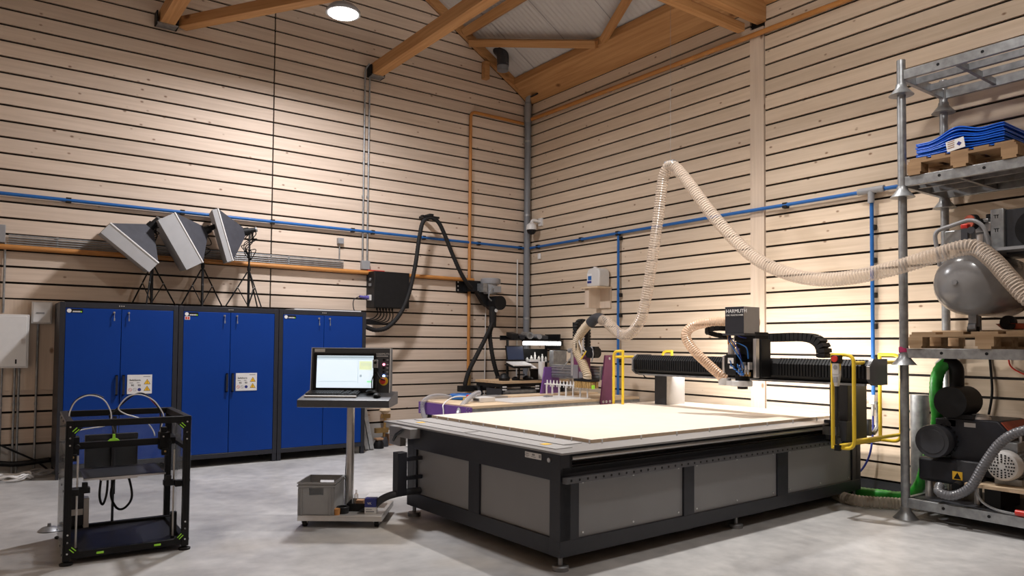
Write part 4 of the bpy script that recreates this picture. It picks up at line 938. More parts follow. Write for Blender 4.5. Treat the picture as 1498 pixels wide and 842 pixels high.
t = thing('suction_hose', 'thick black hose arching high over the gable wall from the cabinets to the fan', 'hose', (-3.15, -.3, 1.7))
b = B(); pth = [(-3.28, -.25, 1.80), (-3.15, -.3, 1.752), (-3.0, -.3, 1.713), (-2.81, -.3, 1.759), (-2.617, -.3, 1.953), (-2.479, -.3, 2.238), (-2.37, -.3, 2.68), (-2.303, -.3, 3.127), (-2.24, -.3, 3.375), (-2.115, -.3, 3.452), (-1.978, -.3, 3.40), (-1.869, -.3, 3.235), (-1.71, -.3, 2.914), (-1.55, -.3, 2.63), (-1.40, -.27, 2.47), (-1.30, -.22, 2.42)]
pp_ = even_path(smooth_path(pth, 8), .02); b.tube(pp_, [.034 if i % 2 else .031 for i in range(len(pp_))], 12); link('hose', b, M['blackm'], t)
b = B(); b.bb((-2.27, -.33, 3.445), (-1.97, -.27, 3.475)); b.bb((-2.15, -.34, 3.47), (-2.08, -.005, 3.505)); link('saddle', b, M['black'], t)
t = thing('extraction_fan', 'grey extraction motor on a black wall plate beside the orange pipe', 'fan', (-1.0, -.15, 2.2))
b = B(); b.bb((-1.46, -.02, 2.36), (-.66, -.001, 2.555)); pl_ = link('wall_plate', b, M['black'], t)
for x in (-1.43, -.69):
    for z in (2.39, 2.455, 2.52):
        b = B(); b.cyl((x, -.02, z), (x, -.026, z), .012, n=10); link('plate_bolt', b, M['screw'], pl_)
b = B(); b.bb((-1.33, -.16, 2.37), (-1.10, -.02, 2.545)); link('side_bracket', b, M['black'], t)
b = B(); b.lathe([(.155, 0), (.165, .02), (.165, .075), (.15, .09), (0, .09)], (-.93, -.22, 2.50), (0, 0, 1), 28); link('motor_lid', b, M['grey'], t)
b = B(); b.lathe([(.11, 0), (.125, .03), (.125, .17)], (-.95, -.22, 2.335), (0, 0, 1), 24); b.bb((-.97, -.38, 2.36), (-.83, -.30, 2.46)); mo = link('motor', b, M['grey'], t)
b = B(); b.bb((-1.15, -.33, 2.36), (-1.07, -.12, 2.50)); b.tube(smooth_path([(-.9, -.36, 2.42), (-1.02, -.37, 2.40), (-1.06, -.36, 2.28), (-1.0, -.35, 2.22)]), .012, 8); link('terminal_box', b, M['zinc'], mo)
b = B(); b.cyl((-.87, -.42, 2.19), (-.87, -.14, 2.19), .115, n=26); b.prism([(-1.2, 2.38), (-1.0, 2.36), (-.93, 2.28), (-.98, 2.13), (-1.05, 2.17)], 'y', -.22, -.12); link('fan_housing', b, M['black'], t)
b = B(); b.cyl((-.95, -.32, 2.13), (-.95, -.32, 1.80), .062, .055, n=18); b.cyl((-.95, -.32, 2.09), (-.95, -.32, 2.10), .066, n=18); link('outlet_socket', b, M['blackm'], t)
b = B(); b.cyl((-.93, -.385, 2.065), (-.93, -.39, 2.065), .03, n=8); link('outlet_label', b, M['white'], t)
for pts, lab in (([(-.97, -.34, 1.86), (-1.03, -.34, 1.75), (-1.10, -.34, 1.62), (-1.25, -.34, 1.37), (-1.40, -.34, 1.12), (-1.47, -.34, .93), (-1.48, -.34, .86)], 'black extraction hose splaying left below the grey fan'),
                 ([(-.93, -.32, 1.86), (-1.0, -.32, 1.72), (-.99, -.33, 1.5), (-.94, -.35, 1.22), (-.86, -.36, .98), (-.80, -.36, .86)], 'black extraction hose hanging steeply below the grey fan')):
    q = even_path(smooth_path(pts, 8), .02); b = B(); b.tube(q, [.037 if i % 2 else .034 for i in range(len(q))], 12); mono('extraction_hose', b, M['blackm'], lab, 'hose')
b = B(); b.tube(smooth_path([(-1.56, -.36, .82), (-1.3, -.37, .83), (-1.05, -.38, .83), (-.9, -.37, .90), (-.86, -.36, 1.0)]), .042, 10); b.bb((-1.60, -.42, .78), (-1.36, -.30, .87)); b.bb((-.86, -.42, .76), (-.72, -.30, .86)); mono('floor_nozzle', b, M['blackm'], 'low black hose link between the feet of the two extraction hoses', 'hose')
pipe('steel_conduit', [(-.89, -.03, 2.25), (-.91, -.03, .02)], .008, 'offwhite', 'thin pale cable hanging on the wall below the fan', 'cable')
# camera, sensor, canister
t = thing('dome_camera', 'white dome security camera on the right wall near the corner', 'camera', (-.1, -.30, 3.38))
b = B(); b.bb((-.03, -.42, 3.53), (-.001, -.32, 3.66)); b.tube(arc_corner([(-.02, -.37, 3.60), (-.18, -.33, 3.62), (-.18, -.33, 3.56)], .06), .028, 12); link('bracket', b, M['white'], t)
b = B(); b.lathe([(.035, .19), (.075, .16), (.09, .10), (.09, .07)], (-.18, -.33, 3.38), (0, 0, 1), 24); link('camera_body', b, M['white'], t)
b = B(); b.lathe([(0, -.01), (.045, .0), (.072, .03), (.08, .07)], (-.18, -.33, 3.38), (0, 0, 1), 24); link('dome', b, M['black'], t)
b = B(); b.bb((-.035, -.38, 2.965), (-.001, -.31, 3.065)); mono('motion_sensor', b, M['white'], 'small white sensor on the right wall below the dome camera', 'sensor', bevel=.012)
t = thing('canister', 'white translucent canister with a blue label on a small wooden wall shelf', 'canister', (-.13, -1.93, 2.395))
b = B(); b.prism([(-2.06, 2.397), (-1.795, 2.397), (-1.785, 2.42), (-1.785, 2.60), (-1.82, 2.665), (-1.90, 2.68), (-2.0, 2.675), (-2.05, 2.65), (-2.065, 2.6)], 'x', -.24, -.03); link('bottle', b, M['offwhite'], t, True, .015)
b = B(); b.cyl((-.13, -1.86, 2.67), (-.13, -1.86, 2.705), .03, n=16); link('cap', b, M['white'], t)
b = B(); b.bb((-.2425, -1.90, 2.445), (-.2405, -1.80, 2.595)); lbq = link('label', b, M['white'], t)
b = B(); b.bb((-.2435, -1.895, 2.45), (-.2424, -1.805, 2.485)); link('label_print', b, M['navy'], lbq)
b = B(); b.bb((-.2435, -1.895, 2.495), (-.2424, -1.82, 2.56)); link('label_print', b, M['bluepipe'], lbq)
t = thing('bracket_shelf', 'small pale wooden shelf bracket carrying the white canister', 'shelf', (-.14, -1.92, 2.2))
b = B(); b.bb((-.30, -2.09, 2.372), (-.001, -1.72, 2.394)); link('shelf_board', b, M['ply'], t)
b = B(); b.bb((-.26, -1.86, 2.08), (-.001, -1.77, 2.372)); b.bb((-.03, -2.08, 2.08), (-.001, -1.76, 2.372)); link('support', b, M['post'], t)
# ================================================================== SMALLER PURPLE ROUTER in the corner
QO = Vector((-3.06, -2.91, 0)); QR = R(3.0)
t = thing('small_router_machine', 'smaller router with purple end plates and an aluminium gantry in the room corner', 'machine', QO, QR)
def qp(name, bb, mat, par=None, bevel=0): return link(name, bb, M[mat] if isinstance(mat, str) else mat, par or t, False, bevel)
b = B()
for x in (.05, 2.6):
    for y in (.05, .95): b.bb((x, y, 0), (x + .1, y + .1, .66))
b.bb((.02, .03, .62), (2.9, 1.07, .66)); qp('frame', b, 'anth')
b = B(); b.bb((0, -.03, .64), (.02, 1.10, .785)); pl = qp('end_plate', b, 'purple')
for y in (-.005, .05, 1.0, 1.05):
    for z in (.665, .70, .735, .77):
        b = B(); b.cyl((0, y, z), (-.006, y, z), .008, n=8); qp('plate_screw', b, 'screw', pl)
b = B(); b.bb((.02, -.01, .64), (2.95, .02, .765)); b.bb((.02, 1.06, .64), (2.95, 1.09, .765)); ra = qp('side_rail', b, 'zinc')
b = B(); b.bb((.02, -.022, .70), (2.95, -.010, .735)); qp('rail_strip', b, 'alu', ra)
for i in range(26):
    b = B(); b.bb((.1 + i * .11, -.026, .712), (.13 + i * .11, -.021, .724)); qp('rail_slot', b, 'black', ra)
b = B(); b.bb((.015, -.005, .768), (2.95, 1.08, .80)); qp('table_top', b, M['ply'])
for y0, X0, lab in ((-.02, 2.14, 'near'), (.98, 1.935, 'far')):
    b = B(); b.prism([(X0, .70), (X0 + .285, .70), (X0 + .275, 1.10), (X0 + .26, 1.385), (X0 + .09, 1.385)], 'y', y0 - .012, y0 + .012) if lab == 'near' else b.prism([(X0, .70), (X0 + .38, .70), (X0 + .38, 1.2), (X0 + .10, 1.2)], 'y', y0 - .012, y0 + .012)
    side = qp('gantry_plate', b, 'plum' if lab == 'near' else 'purple')
    for q in ((X0 + .05, .76), (X0 + .11, .76), (X0 + .18, .76), (X0 + .24, .76)) + (((X0 + .24, 1.08), (X0 + .245, 1.18), (X0 + .245, 1.26), (X0 + .245, 1.34), (X0 + .17, 1.34)) if lab == 'near' else ()):
        b = B(); b.lathe([(.018, 0), (.018, .005), (.009, .005), (.009, .0)], (q[0], y0 - .012, q[1]), (0, -1, 0), 14); qp('bolt', b, 'offwhite', side)
b = B(); b.bb((2.16, .0, 1.05), (2.30, .965, 1.235)); gb = qp('gantry_beam', b, 'zinc', bevel=.004)
for z in (1.085, 1.125, 1.17, 1.205):
    b = B(); b.bb((2.152, .01, z - .008), (2.161, .96, z + .008)); qp('beam_groove', b, 'alu' if z > 1.1 else 'zincd', gb)
b = B(); b.bb((2.0, .16, 1.08), (2.14, .36, 1.36)); b.bb((2.02, .10, 1.36), (2.12, .40, 1.395)); hd = qp('z_unit', b, 'plum', bevel=.004)
b = B(); b.bb((1.98, .24, 1.07), (2.0, .34, 1.25)); b.bb((1.97, .14, 1.08), (2.0, .21, 1.16)); b.cyl((2.01, .37, 1.10), (2.01, .37, 1.47), .03, n=14); qp('spindle_bracket', b, 'alu', hd)
b = B(); b.bb((1.93, -.05, 1.035), (2.10, .27, 1.065)); bh = qp('brush_holder', b, 'black', hd)
b = B()
for i in range(24):
    for j in range(8):
        x = 1.94 + j * .021 + random.uniform(-.005, .005); y = -.037 + i * .0126 + random.uniform(-.003, .003)
        b.box((x, y, .99), (.010, .008, .09 + random.uniform(-.012, .004)), Matrix.Rotation(random.uniform(-.09, .09), 3, 'X'))
br = qp('dust_brush', b, 'bristle', hd); br['kind'] = 'stuff'; br['label'] = 'ochre bristle skirt around the tool'
def chain2(path, w, h, name='energy_chain'):
    pts = even_path(smooth_path(path, 10), .04); bb = B()
    for a, c in zip(pts, pts[1:]):
        d = (c - a).normalized(); s = Vector((0, 1, 0)); u = s.cross(d).normalized(); rot = Matrix((d, s, u)).transposed()
        bb.box((a + c) / 2, ((c - a).length * .85, w, h), rot); bb.box((a + c) / 2, ((c - a).length * 1.05, w * .75, h * .7), rot)
    return qp(name, bb, 'blackm', hd)
chain2([(2.0, .30, 1.39), (2.0, .30, 1.55), (2.0, .30, 1.72), (2.03, .30, 1.81), (2.10, .30, 1.85), (2.18, .30, 1.81), (2.22, .30, 1.72), (2.22, .30, 1.55), (2.22, .30, 1.38)], .07, .06)
b = B(); b.bb((2.03, .30, 1.75), (2.10, .40, 1.83)); qp('chain_bracket', b, 'black', hd)
b = B(); b.bb((2.04, -.02, 1.35), (2.12, .14, 1.50)); b.cyl((2.0, .05, 1.42), (2.16, .05, 1.42), .075, n=18); qp('chain_drum', b, 'black', hd)
for k, pts in enumerate(([(2.0, .33, 1.5), (1.99, .28, 1.34), (1.98, .2, 1.32), (1.99, .14, 1.38), (2.0, .1, 1.44)], [(2.02, .2, 1.68), (2.0, .24, 1.58), (2.0, .19, 1.46), (2.01, .2, 1.39)], [(2.02, .17, 1.62), (2.0, .16, 1.5), (2.0, .1, 1.42)], [(2.02, .02, 1.5), (2.0, -.03, 1.40), (2.0, .0, 1.30)])):
    b = B(); b.tube(smooth_path(pts, 5), .009, 6); qp('wiring', b, ('yellow', 'offwhite', 'grey', 'zinc')[k], hd)
b = B(); b.cyl((2.02, .46, 1.44), (2.02, .36, 1.45), .03, n=12); b.tube([(2.0, .58, 1.18), (2.0, .36, 1.38)], .008, 6); qp('air_fitting', b, 'zinc', hd)
b = B(); b.box((1.96, -.07, .965), (.03, .03, .05)); qp('tool_sensor', b, 'lime', hd)
# ribbed beige hose between the brush and the top of the machine, then the clear hose
h = even_path(smooth_path([(-1.05, -2.70, 1.065), (-1.05, -2.70, 1.12), (-1.05, -2.607, 1.282), (-1.06, -2.50, 1.45), (-1.06, -2.515, 1.60), (-1.05, -2.62, 1.72), (-1.05, -2.74, 1.81), (-1.05, -2.82, 1.85)], 10), .013)
b = B(); b.tube(h, [.064 if i % 2 else .056 for i in range(len(h))], 14); mono('ribbed_hose', b, M['beige'], 'ribbed beige suction hose from the brush to the top of the purple router', 'hose')
b = B(); b.tube(smooth_path([(-1.05, -2.76, 1.81), (-1.05, -2.85, 1.865), (-1.06, -2.95, 1.875), (-1.08, -3.03, 1.85)], 6), .070, 16); mono('hose_elbow', b, M['anth2'], 'dark elbow joining the beige hose to the clear hose', 'hose elbow')
zy = [(-3.03, 1.85), (-3.151, 1.815), (-3.29, 1.72), (-3.42, 1.655), (-3.58, 1.663), (-3.754, 1.812), (-3.85, 2.04), (-3.922, 2.304), (-4.053, 2.95), (-4.139, 3.45), (-4.18, 3.56), (-4.224, 3.62), (-4.275, 3.625), (-4.329, 3.60), (-4.43, 3.50), (-4.552, 3.357), (-4.933, 2.895), (-5.37, 2.474), (-5.77, 2.257), (-6.138, 2.168), (-6.478, 2.167), (-6.853, 2.222), (-7.085, 2.274), (-7.304, 2.325), (-7.44, 2.345)]
pts = [Vector((-1.10 - .06 * min(1, i / 8), y, z)) for i, (y, z) in enumerate(zy)]
pts += [Vector(q) for q in ((-1.17, -7.53, 2.315), (-1.22, -7.66, 2.20), (-1.3, -7.80, 2.04), (-1.35, -7.95, 1.88), (-1.35, -8.15, 1.78))]
h = even_path(smooth_path(pts, 10), .0145)
b = B(); b.tube(h, [.069 if i % 2 else .060 for i in range(len(h))], 16); mono('clear_hose', b, M['clearhose'], 'long clear spiral hose hung up in a peak across the right wall to the compressor', 'hose')
b = B(); b.tube([(-1.16, -4.262, 3.68), (-1.16, -4.262, 6.25)], .0016, 5); b.box((-1.16, -4.262, 3.675), (.06, .14, .025)); mono('hose_hanger', b, M['zincd'], 'thin cord holding up the peak of the clear hose', 'cord')
# loose things on and around the purple table
def qv(bb):
    mq = Matrix.Translation(QO) @ Matrix.Rotation(QR, 4, 'Z'); bb.v = [mq @ q for q in bb.v]; return bb
b = B(); b.lathe([(.10, 0), (.165, 0), (.18, .012), (.18, .055), (.165, .07), (.10, .07), (.095, .055), (.095, .01)], (.57, .93, .801), (0, 0, 1), 32); mono('blue_coil', qv(b), M['bluepipe'], 'flat blue coil of tubing on the back edge of the purple router table', 'coil')
b = B(); b.bb((1.25, .75, .801), (2.9, 1.07, .822)); mono('offcut_board', qv(b), M['ply'], 'narrow plywood board at the back of the purple router table', 'board')
b = B(); b.bb((.70, .05, .801), (2.05, .70, .812)); mono('vacuum_mat', qv(b), M['offwhite'], 'pale grey mat covering the middle of the purple router table', 'mat')
b = B(); b.bb((.85, .78, .801), (1.2, 1.04, .83)); mono('lilac_sheet', qv(b), M['alup'], 'small grey plastic lid beside the blue coil on the purple router table', 'lid')
t2 = thing('control_unit', 'small pale control unit with red stop button on the purple router table', 'control box', Matrix.Translation(QO) @ Matrix.Rotation(QR, 4, 'Z') @ Vector((.5, .5, .80)), QR)
b = B(); b.bb((.42, .36, .801), (.66, .60, .86)); cu = link('unit_body', qv(b), M['offwhite'], t2, True, .004)
b = B(); b.bb((.417, .37, .815), (.4195, .50, .85)); dsp = link('unit_display', qv(b), M['grey'], t2)
for i in range(4):
    b = B(); b.bb((.4145, .385 + i * .028, .82), (.417, .405 + i * .028, .845)); link('unit_key', qv(b), M['black'], dsp)
b = B(); b.bb((.42, .62, .801), (.52, .72, .84)); yb = link('stop_base', qv(b), M['yellow'], t2)
b = B(); b.lathe([(.018, 0), (.018, .015), (.03, .02), (.026, .036), (0, .04)], (.47, .67, .84), (0, 0, 1), 18); link('stop_button', qv(b), M['red'], yb)
for pts, r, lab, m in (([(.5, .95, .81), (.2, .95, .86), (-.01, .93, .82), (-.05, .93, .70), (-.04, .80, .45), (-.02, .7, .2)], .028, 'thick clear hose looping over the left end of the purple router table', 'dullhose'),
                       ([(.60, .62, .90), (.40, .48, .885), (.15, .30, .82), (-.03, .18, .70), (-.08, .12, .5), (-.1, .08, .2)], .032, 'thick grey hose leaving the control unit over the purple end plate', 'dullhose'),
                       ([(.60, .75, .84), (.25, .66, .86), (.0, .53, .79), (-.03, .49, .7), (-.03, .47, .4)], .008, 'thin white cable bending over the purple end plate', 'white')):
    b = B(); b.tube(smooth_path(pts, 7), r, 10); mono('table_hose', qv(b), M[m], lab, 'hose')
t2 = thing('vacuum_rack', 'row of white upright pins on a rail below the aluminium gantry', 'pin rack', Matrix.Translation(QO) @ Matrix.Rotation(QR, 4, 'Z') @ Vector((2.1, .55, .80)), QR)
b = B(); b.bb((1.99, .0, .955), (2.005, .93, .972)); link('rail', qv(b), M['white'], t2)
for i in range(13):
    y = .06 + i * .068
    b = B(); b.cyl((1.998, y, .93), (1.998, y, 1.02), .009, n=10); b.cyl((1.998, y, .955), (1.998, y, .985), .016, n=10); link('pin', qv(b), M['white'], t2)
for y in (.06, .20, .34, .48, .62, .76, .88):
    b = B(); b.bb((1.99, y, .802), (2.006, y + .018, .955)); link('post', qv(b), M['white'], t2)
b = B(); b.lathe([(.05, 0), (.05, .012), (.03, .02), (.0, .022)], (1.7, .55, .813), (0, 0, 1), 18); b.bb((1.64, .5, .813), (1.76, .52, .83)); mono('suction_cup', qv(b), M['zinc'], 'small grey clamp lying on the mat of the purple router', 'clamp')

# ================================================================== WORKBENCH in the corner
t = thing('workbench', 'wooden topped workbench in the room corner behind the purple router', 'bench', (-.76, -.87, 0))
b = B(); b.bb((-1.41, -1.25, .935), (-.12, -.52, .975)); link('bench_top', b, M['bench'], t, True, .004)
for x in (-1.38, -.20):
    for y in (-1.20, -.60):
        b = B(); b.bb((x, y, 0), (x + .06, y + .06, .935)); link('leg', b, M['anth2'], t)
b = B(); b.bb((-1.40, -1.22, .885), (-.14, -.54, .934)); link('apron', b, M['black'], t)
for x in (-1.395, -.78):
    for z in (.88, .84):
        b = B(); b.bb((x, -1.255, z), (x + .06, -1.23, z + .02)); link('drawer_stop', b, M['white'], t)
t = thing('plotter', 'grey roll plotter below the workbench top', 'plotter', (-1.05, -1.0, .6))
b = B(); b.cyl((-1.36, -1.15, .80), (-.74, -1.15, .80), .055, n=18); b.bb((-1.38, -1.17, .62), (-.72, -.8, .77)); link('plotter_body', b, M['zinc'], t)
for xa, xl in ((-1.39, -1.36), (-.74, -.78)):
    b = B(); b.bb((xa, -1.2, .60), (xa + .03, -.8, .86)); b.bb((xl, -1.0, 0), (xl + .04, -.95, .62)); link('side_cheek', b, M['anth2'], t)
# laptop on a stand
t = thing('laptop', 'open laptop with a dark screen on an arm above the workbench', 'laptop', (-1.03, -1.05, 1.24))
rl = Matrix.Rotation(R(-12), 3, 'X')
b = B(); b.box((-1.015, -1.02, 1.385), (.335, .012, .235), rl); sc_ = link('lid', b, M['black'], t)
b = B(); b.box((-1.015, -1.029, 1.388), (.305, .002, .20), rl); dl = link('display', b, M['lap'], sc_)
b = B(); b.prism([(-1.19, -1.04), (-.845, -1.04), (-.88, -1.30), (-1.24, -1.30)], 'z', 1.245, 1.262); b.v = [Vector((q.x, q.y, q.z + (q.y + 1.04) * .18)) for q in b.v]; link('keyboard_deck', b, M['white'], t)
t = thing('laptop_stand', 'black arm stand carrying the laptop', 'stand', (-1.0, -1.05, .975))
b = B(); b.cyl((-.99, -1.1, .975), (-.99, -1.1, 1.21), .012, n=12); b.cyl((-.99, -1.1, .975), (-.99, -1.1, .99), .07, n=20); link('stand_pole', b, M['black'], t)
b = B(); b.bb((-1.23, -1.29, 1.185), (-.86, -1.05, 1.20)); b.v = [Vector((q.x, q.y, q.z + (q.y + 1.04) * .18 + .025)) for q in b.v]; link('tray', b, M['black'], t)
b = B(); b.prism([(-.87, -1.05), (-.70, -1.0), (-.82, -1.32), (-.92, -1.32)], 'z', 1.19, 1.2); b.v = [Vector((q.x, q.y, q.z + (q.y + 1.04) * .18 + .02)) for q in b.v]; mono('paper_sheet', b, M['white'], 'white sheet tucked at the right of the laptop', 'paper')
b = B(); b.prism([(-.99, -1.04), (-.90, -1.04), (-.90, -1.12), (-.99, -1.12)], 'z', 1.05, 1.07); mono('stand_clamp', b, M['anth2'], 'small clamp on the laptop arm', 'clamp')
# shelf with lit tube above the bench
t = thing('bench_shelf', 'black shelf rack above the workbench with a lit tube lamp', 'shelf', (-.5, -.9, 1.0))
b = B(); b.bb((-1.02, -1.0, 1.585), (-.09, -.62, 1.605)); b.bb((-1.02, -.64, 1.605), (-.09, -.62, 1.66)); b.bb((-.11, -1.0, 1.45), (-.09, -.62, 1.69)); b.bb((-.115, -.66, .975), (-.085, -.63, 1.6)); b.bb((-.9, -.66, .975), (-.87, -.63, 1.6)); b.bb((-.87, -.66, 1.22), (-.11, -.64, 1.45)); link('rack', b, M['black'], t)
b = B(); b.bb((-.88, -.98, 1.235), (-.12, -.68, 1.25)); link('lower_board', b, M['anth2'], t)
b = B(); b.bb((-.855, -1.06, 1.512), (-.13, -1.0, 1.57)); tl_ = link('tube_lamp', b, M['tubelamp'], t, True, .01)
b = B(); b.bb((-.13, -1.07, 1.505), (-.10, -.99, 1.58)); b.bb((-.87, -1.05, 1.57), (-.1, -1.0, 1.586)); link('lamp_holder', b, M['black'], tl_)
fol = [('black ring binder lying on the shelf, leftmost', 'black', -.93, .10, .08), ('black ring binder lying on the shelf beside the clear roll', 'anth', -.80, .09, .06), ('dark ring binder lying on the shelf at the right end', 'anth2', -.36, .13, .055)]
for lab, m, x, w_, h_ in fol:
    b = B(); b.box((x, -.83, 1.607 + h_ / 2 + .012), (w_, .34, h_), Matrix.Rotation(R(-20), 3, 'Z') @ Matrix.Rotation(R(6), 3, 'X')); mono('ring_binder', b, M[m], lab, 'binder', None, .004)
b = B(); b.cyl((-.73, -1.02, 1.66), (-.58, -.66, 1.67), .055, n=20); b.lathe([(.054, 0), (.054, .01), (.03, .01), (.03, 0)], (-.73, -1.03, 1.66), (-.4, -1, 0), 18); mono('foil_roll', b, M['zinc'], 'clear foil roll lying across the shelf above the lit tube', 'roll')
b = B(); b.cyl((-.52, -1.0, 1.645), (-.40, -.68, 1.65), .04, n=18); mono('paper_roll', b, M['grey'], 'grey paper roll lying on the shelf beside the foil roll', 'roll')
# small goods on the lower board and bench
rnd = random.Random(11); k = 0
for x, h_, r, m, lab in ((-.80, .10, .018, 'zinc', 'small grey cup at the left end of the lower shelf'), (-.70, .07, .022, 'white', 'low white jar left on the lower shelf'), (-.62, .10, .02, 'white', 'second white jar on the lower shelf'), (-.55, .15, .018, 'white', 'tallest white bottle on the lower shelf'), (-.47, .09, .022, 'offwhite', 'fat pale jar in the middle of the lower shelf'), (-.40, .12, .02, 'white', 'white bottle on the right of the lower shelf'), (-.33, .08, .02, 'offwhite', 'low pale jar at the right of the lower shelf')):
    b = B(); b.lathe([(r, 0), (r, h_ * .65), (r * .5, h_ * .8), (r * .5, h_), (0, h_)], (x, -.92, 1.251), (0, 0, 1), 14); mono('bottle', b, M[m], lab, 'bottle', 'bottles on the lower bench shelf')
b = B(); b.bb((-.70, -.985, 1.252), (-.50, -.96, 1.29)); mono('white_box', b, M['white'], 'small white box in front of the bottles on the lower shelf', 'box')
t = thing('grey_case', 'upright grey metal case at the right end of the workbench', 'case', (-.28, -1.17, .975))
b = B(); b.bb((-.42, -1.22, .976), (-.145, -1.12, 1.43)); link('case_body', b, M['zinc'], t, True, .006)
for x in (-.355, -.28, -.21):
    b = B(); b.bb((x, -1.2235, 1.33), (x + .004, -1.219, 1.41)); link('seam', b, M['grey'], t)
b = B(); b.cyl((-.62, -1.18, .976), (-.62, -1.18, 1.26), .05, n=22); mono('paper_towel_roll', b, M['white'], 'white kitchen roll standing on the workbench', 'paper roll')
b = B(); b.cyl((-.62, -1.12, .976), (-.62, -1.12, .985), .14, n=22); mono('roll_tray', b, M['black'], 'flat black tray under the white kitchen roll', 'tray')
b = B(); b.lathe([(.08, 0), (.09, .04), (.06, .09), (.02, .11), (0, .115)], (-1.27, -1.1, .976), (0, 0, 1), 20); mono('tape_dispenser', b, M['black'], 'black tape dispenser at the left end of the workbench', 'tape dispenser')
for x, lab, s in ((-1.08, 'small dark tool left of the laptop stand on the bench', .05), (-.86, 'dark tool block right of the laptop stand on the bench', .06), (-.78, 'small black gadget in front of the white roll', .04)):
    b = B(); b.lathe([(s, 0), (s * 1.1, s * .6), (s * .5, s * 1.1), (0, s * 1.2)], (x, -1.12, .976), (0, 0, 1), 12); mono('bench_tool', b, M['black'], lab, 'tool')
b = B(); b.bb((-.50, -.95, .976), (-.20, -.70, 1.13)); mono('dark_machine', b, M['black'], 'dark boxy appliance on the bench behind the grey case', 'appliance', None, .02)
b = B(); b.lathe([(.02, 0), (.02, .12), (.008, .15), (.008, .19), (0, .19)], (-.73, -1.0, .976), (0, 0, 1), 14); mono('spray_can', b, M['offwhite'], 'pale bottle on the bench left of the white kitchen roll', 'bottle')

# ================================================================== STUFF at the foot of the gable wall
for i, lab in enumerate(('grey metal profile leaning beside the right cabinet, nearest the cabinet', 'grey metal profile leaning beside the right cabinet, outer one')):
    x = -3.22 + i * .075
    b = B(); p0, p1 = Vector((x + .05, -.42, .0)), Vector((x - .01, -.05, 1.05)); d = (p1 - p0).normalized(); s = Vector((1, 0, .05)); rot = Matrix((s.normalized(), d.cross(s).normalized(), d)).transposed()
    b.box((p0 + p1) / 2, (.06, .03, (p1 - p0).length), rot); b.v = [q + Vector((0, 0, .012)) for q in b.v]; mono('metal_profile', b, M[('zincd', 'zinc')[i]], lab, 'profile')
for x, y, r, h_, m, lab in ((-2.93, -.30, .075, .12, 'black', 'dark tool with a tan top lying nearest the metal profiles'), (-2.78, -.16, .07, .14, 'anth2', 'dark clamp base on the floor in the middle of the heap')):
    b = B(); b.lathe([(r, 0), (r, h_ * .5), (r * .6, h_), (0, h_)], (x, y, 0), (0, 0, 1), 16); mono('floor_tool', b, M[m], lab, 'tool')
b = B(); b.box((-2.93, -.30, .135), (.11, .10, .03)); mono('tan_block', b, M['card'], 'tan block lying on the dark tool at the wall foot', 'block', None, .006)
b = B(); b.cyl((-2.78, -.16, .14), (-2.74, -.12, .42), .02, n=10); b.box((-2.73, -.11, .44), (.13, .06, .06)); b.box((-2.82, -.16, .24), (.2, .07, .07)); mono('brown_clamp', b, M['brassy'], 'brown metal clamp standing in the heap at the wall foot', 'clamp')
b = B(); b.lathe([(.04, 0), (.09, .05), (.05, .10), (.0, .11)], (-2.74, -.11, .475), (0, 0, 1), 12); mono('cream_rag', b, M['ply'], 'crumpled cream rag on top of the brown clamp', 'rag')
b = B(); b.bb((-2.68, -.12, .0), (-2.44, -.02, .17)); mono('brown_carton', b, M['card'], 'low brown carton at the wall foot behind the clamp', 'box')
b = B(); b.bb((-2.69, -.125, .17), (-2.43, -.015, .22)); mono('white_tray', b, M['white'], 'shallow white tray lying on the low brown carton', 'tray', None, .01)
b = B(); b.cyl((-2.66, -.14, .08), (-2.64, -.13, .30), .013, n=10); mono('red_stick', b, M['red'], 'short red stick beside the brown carton', 'stick')
b = B(); b.lathe([(.09, 0), (.10, .02), (.05, .035), (0, .036)], (-2.45, -.42, 0), (0, 0, 1), 18); mono('white_plate', b, M['white'], 'flat white plate on the floor by the wall', 'plate')
b = B(); b.bb((-2.3, -1.7, .0), (-2.25, -.9, .62)); b.bb((-2.6, -1.5, .5), (-2.2, -1.4, .60)); mono('dark_stand', b, M['black'], 'dark metal stand in the shade left of the purple router', 'stand')

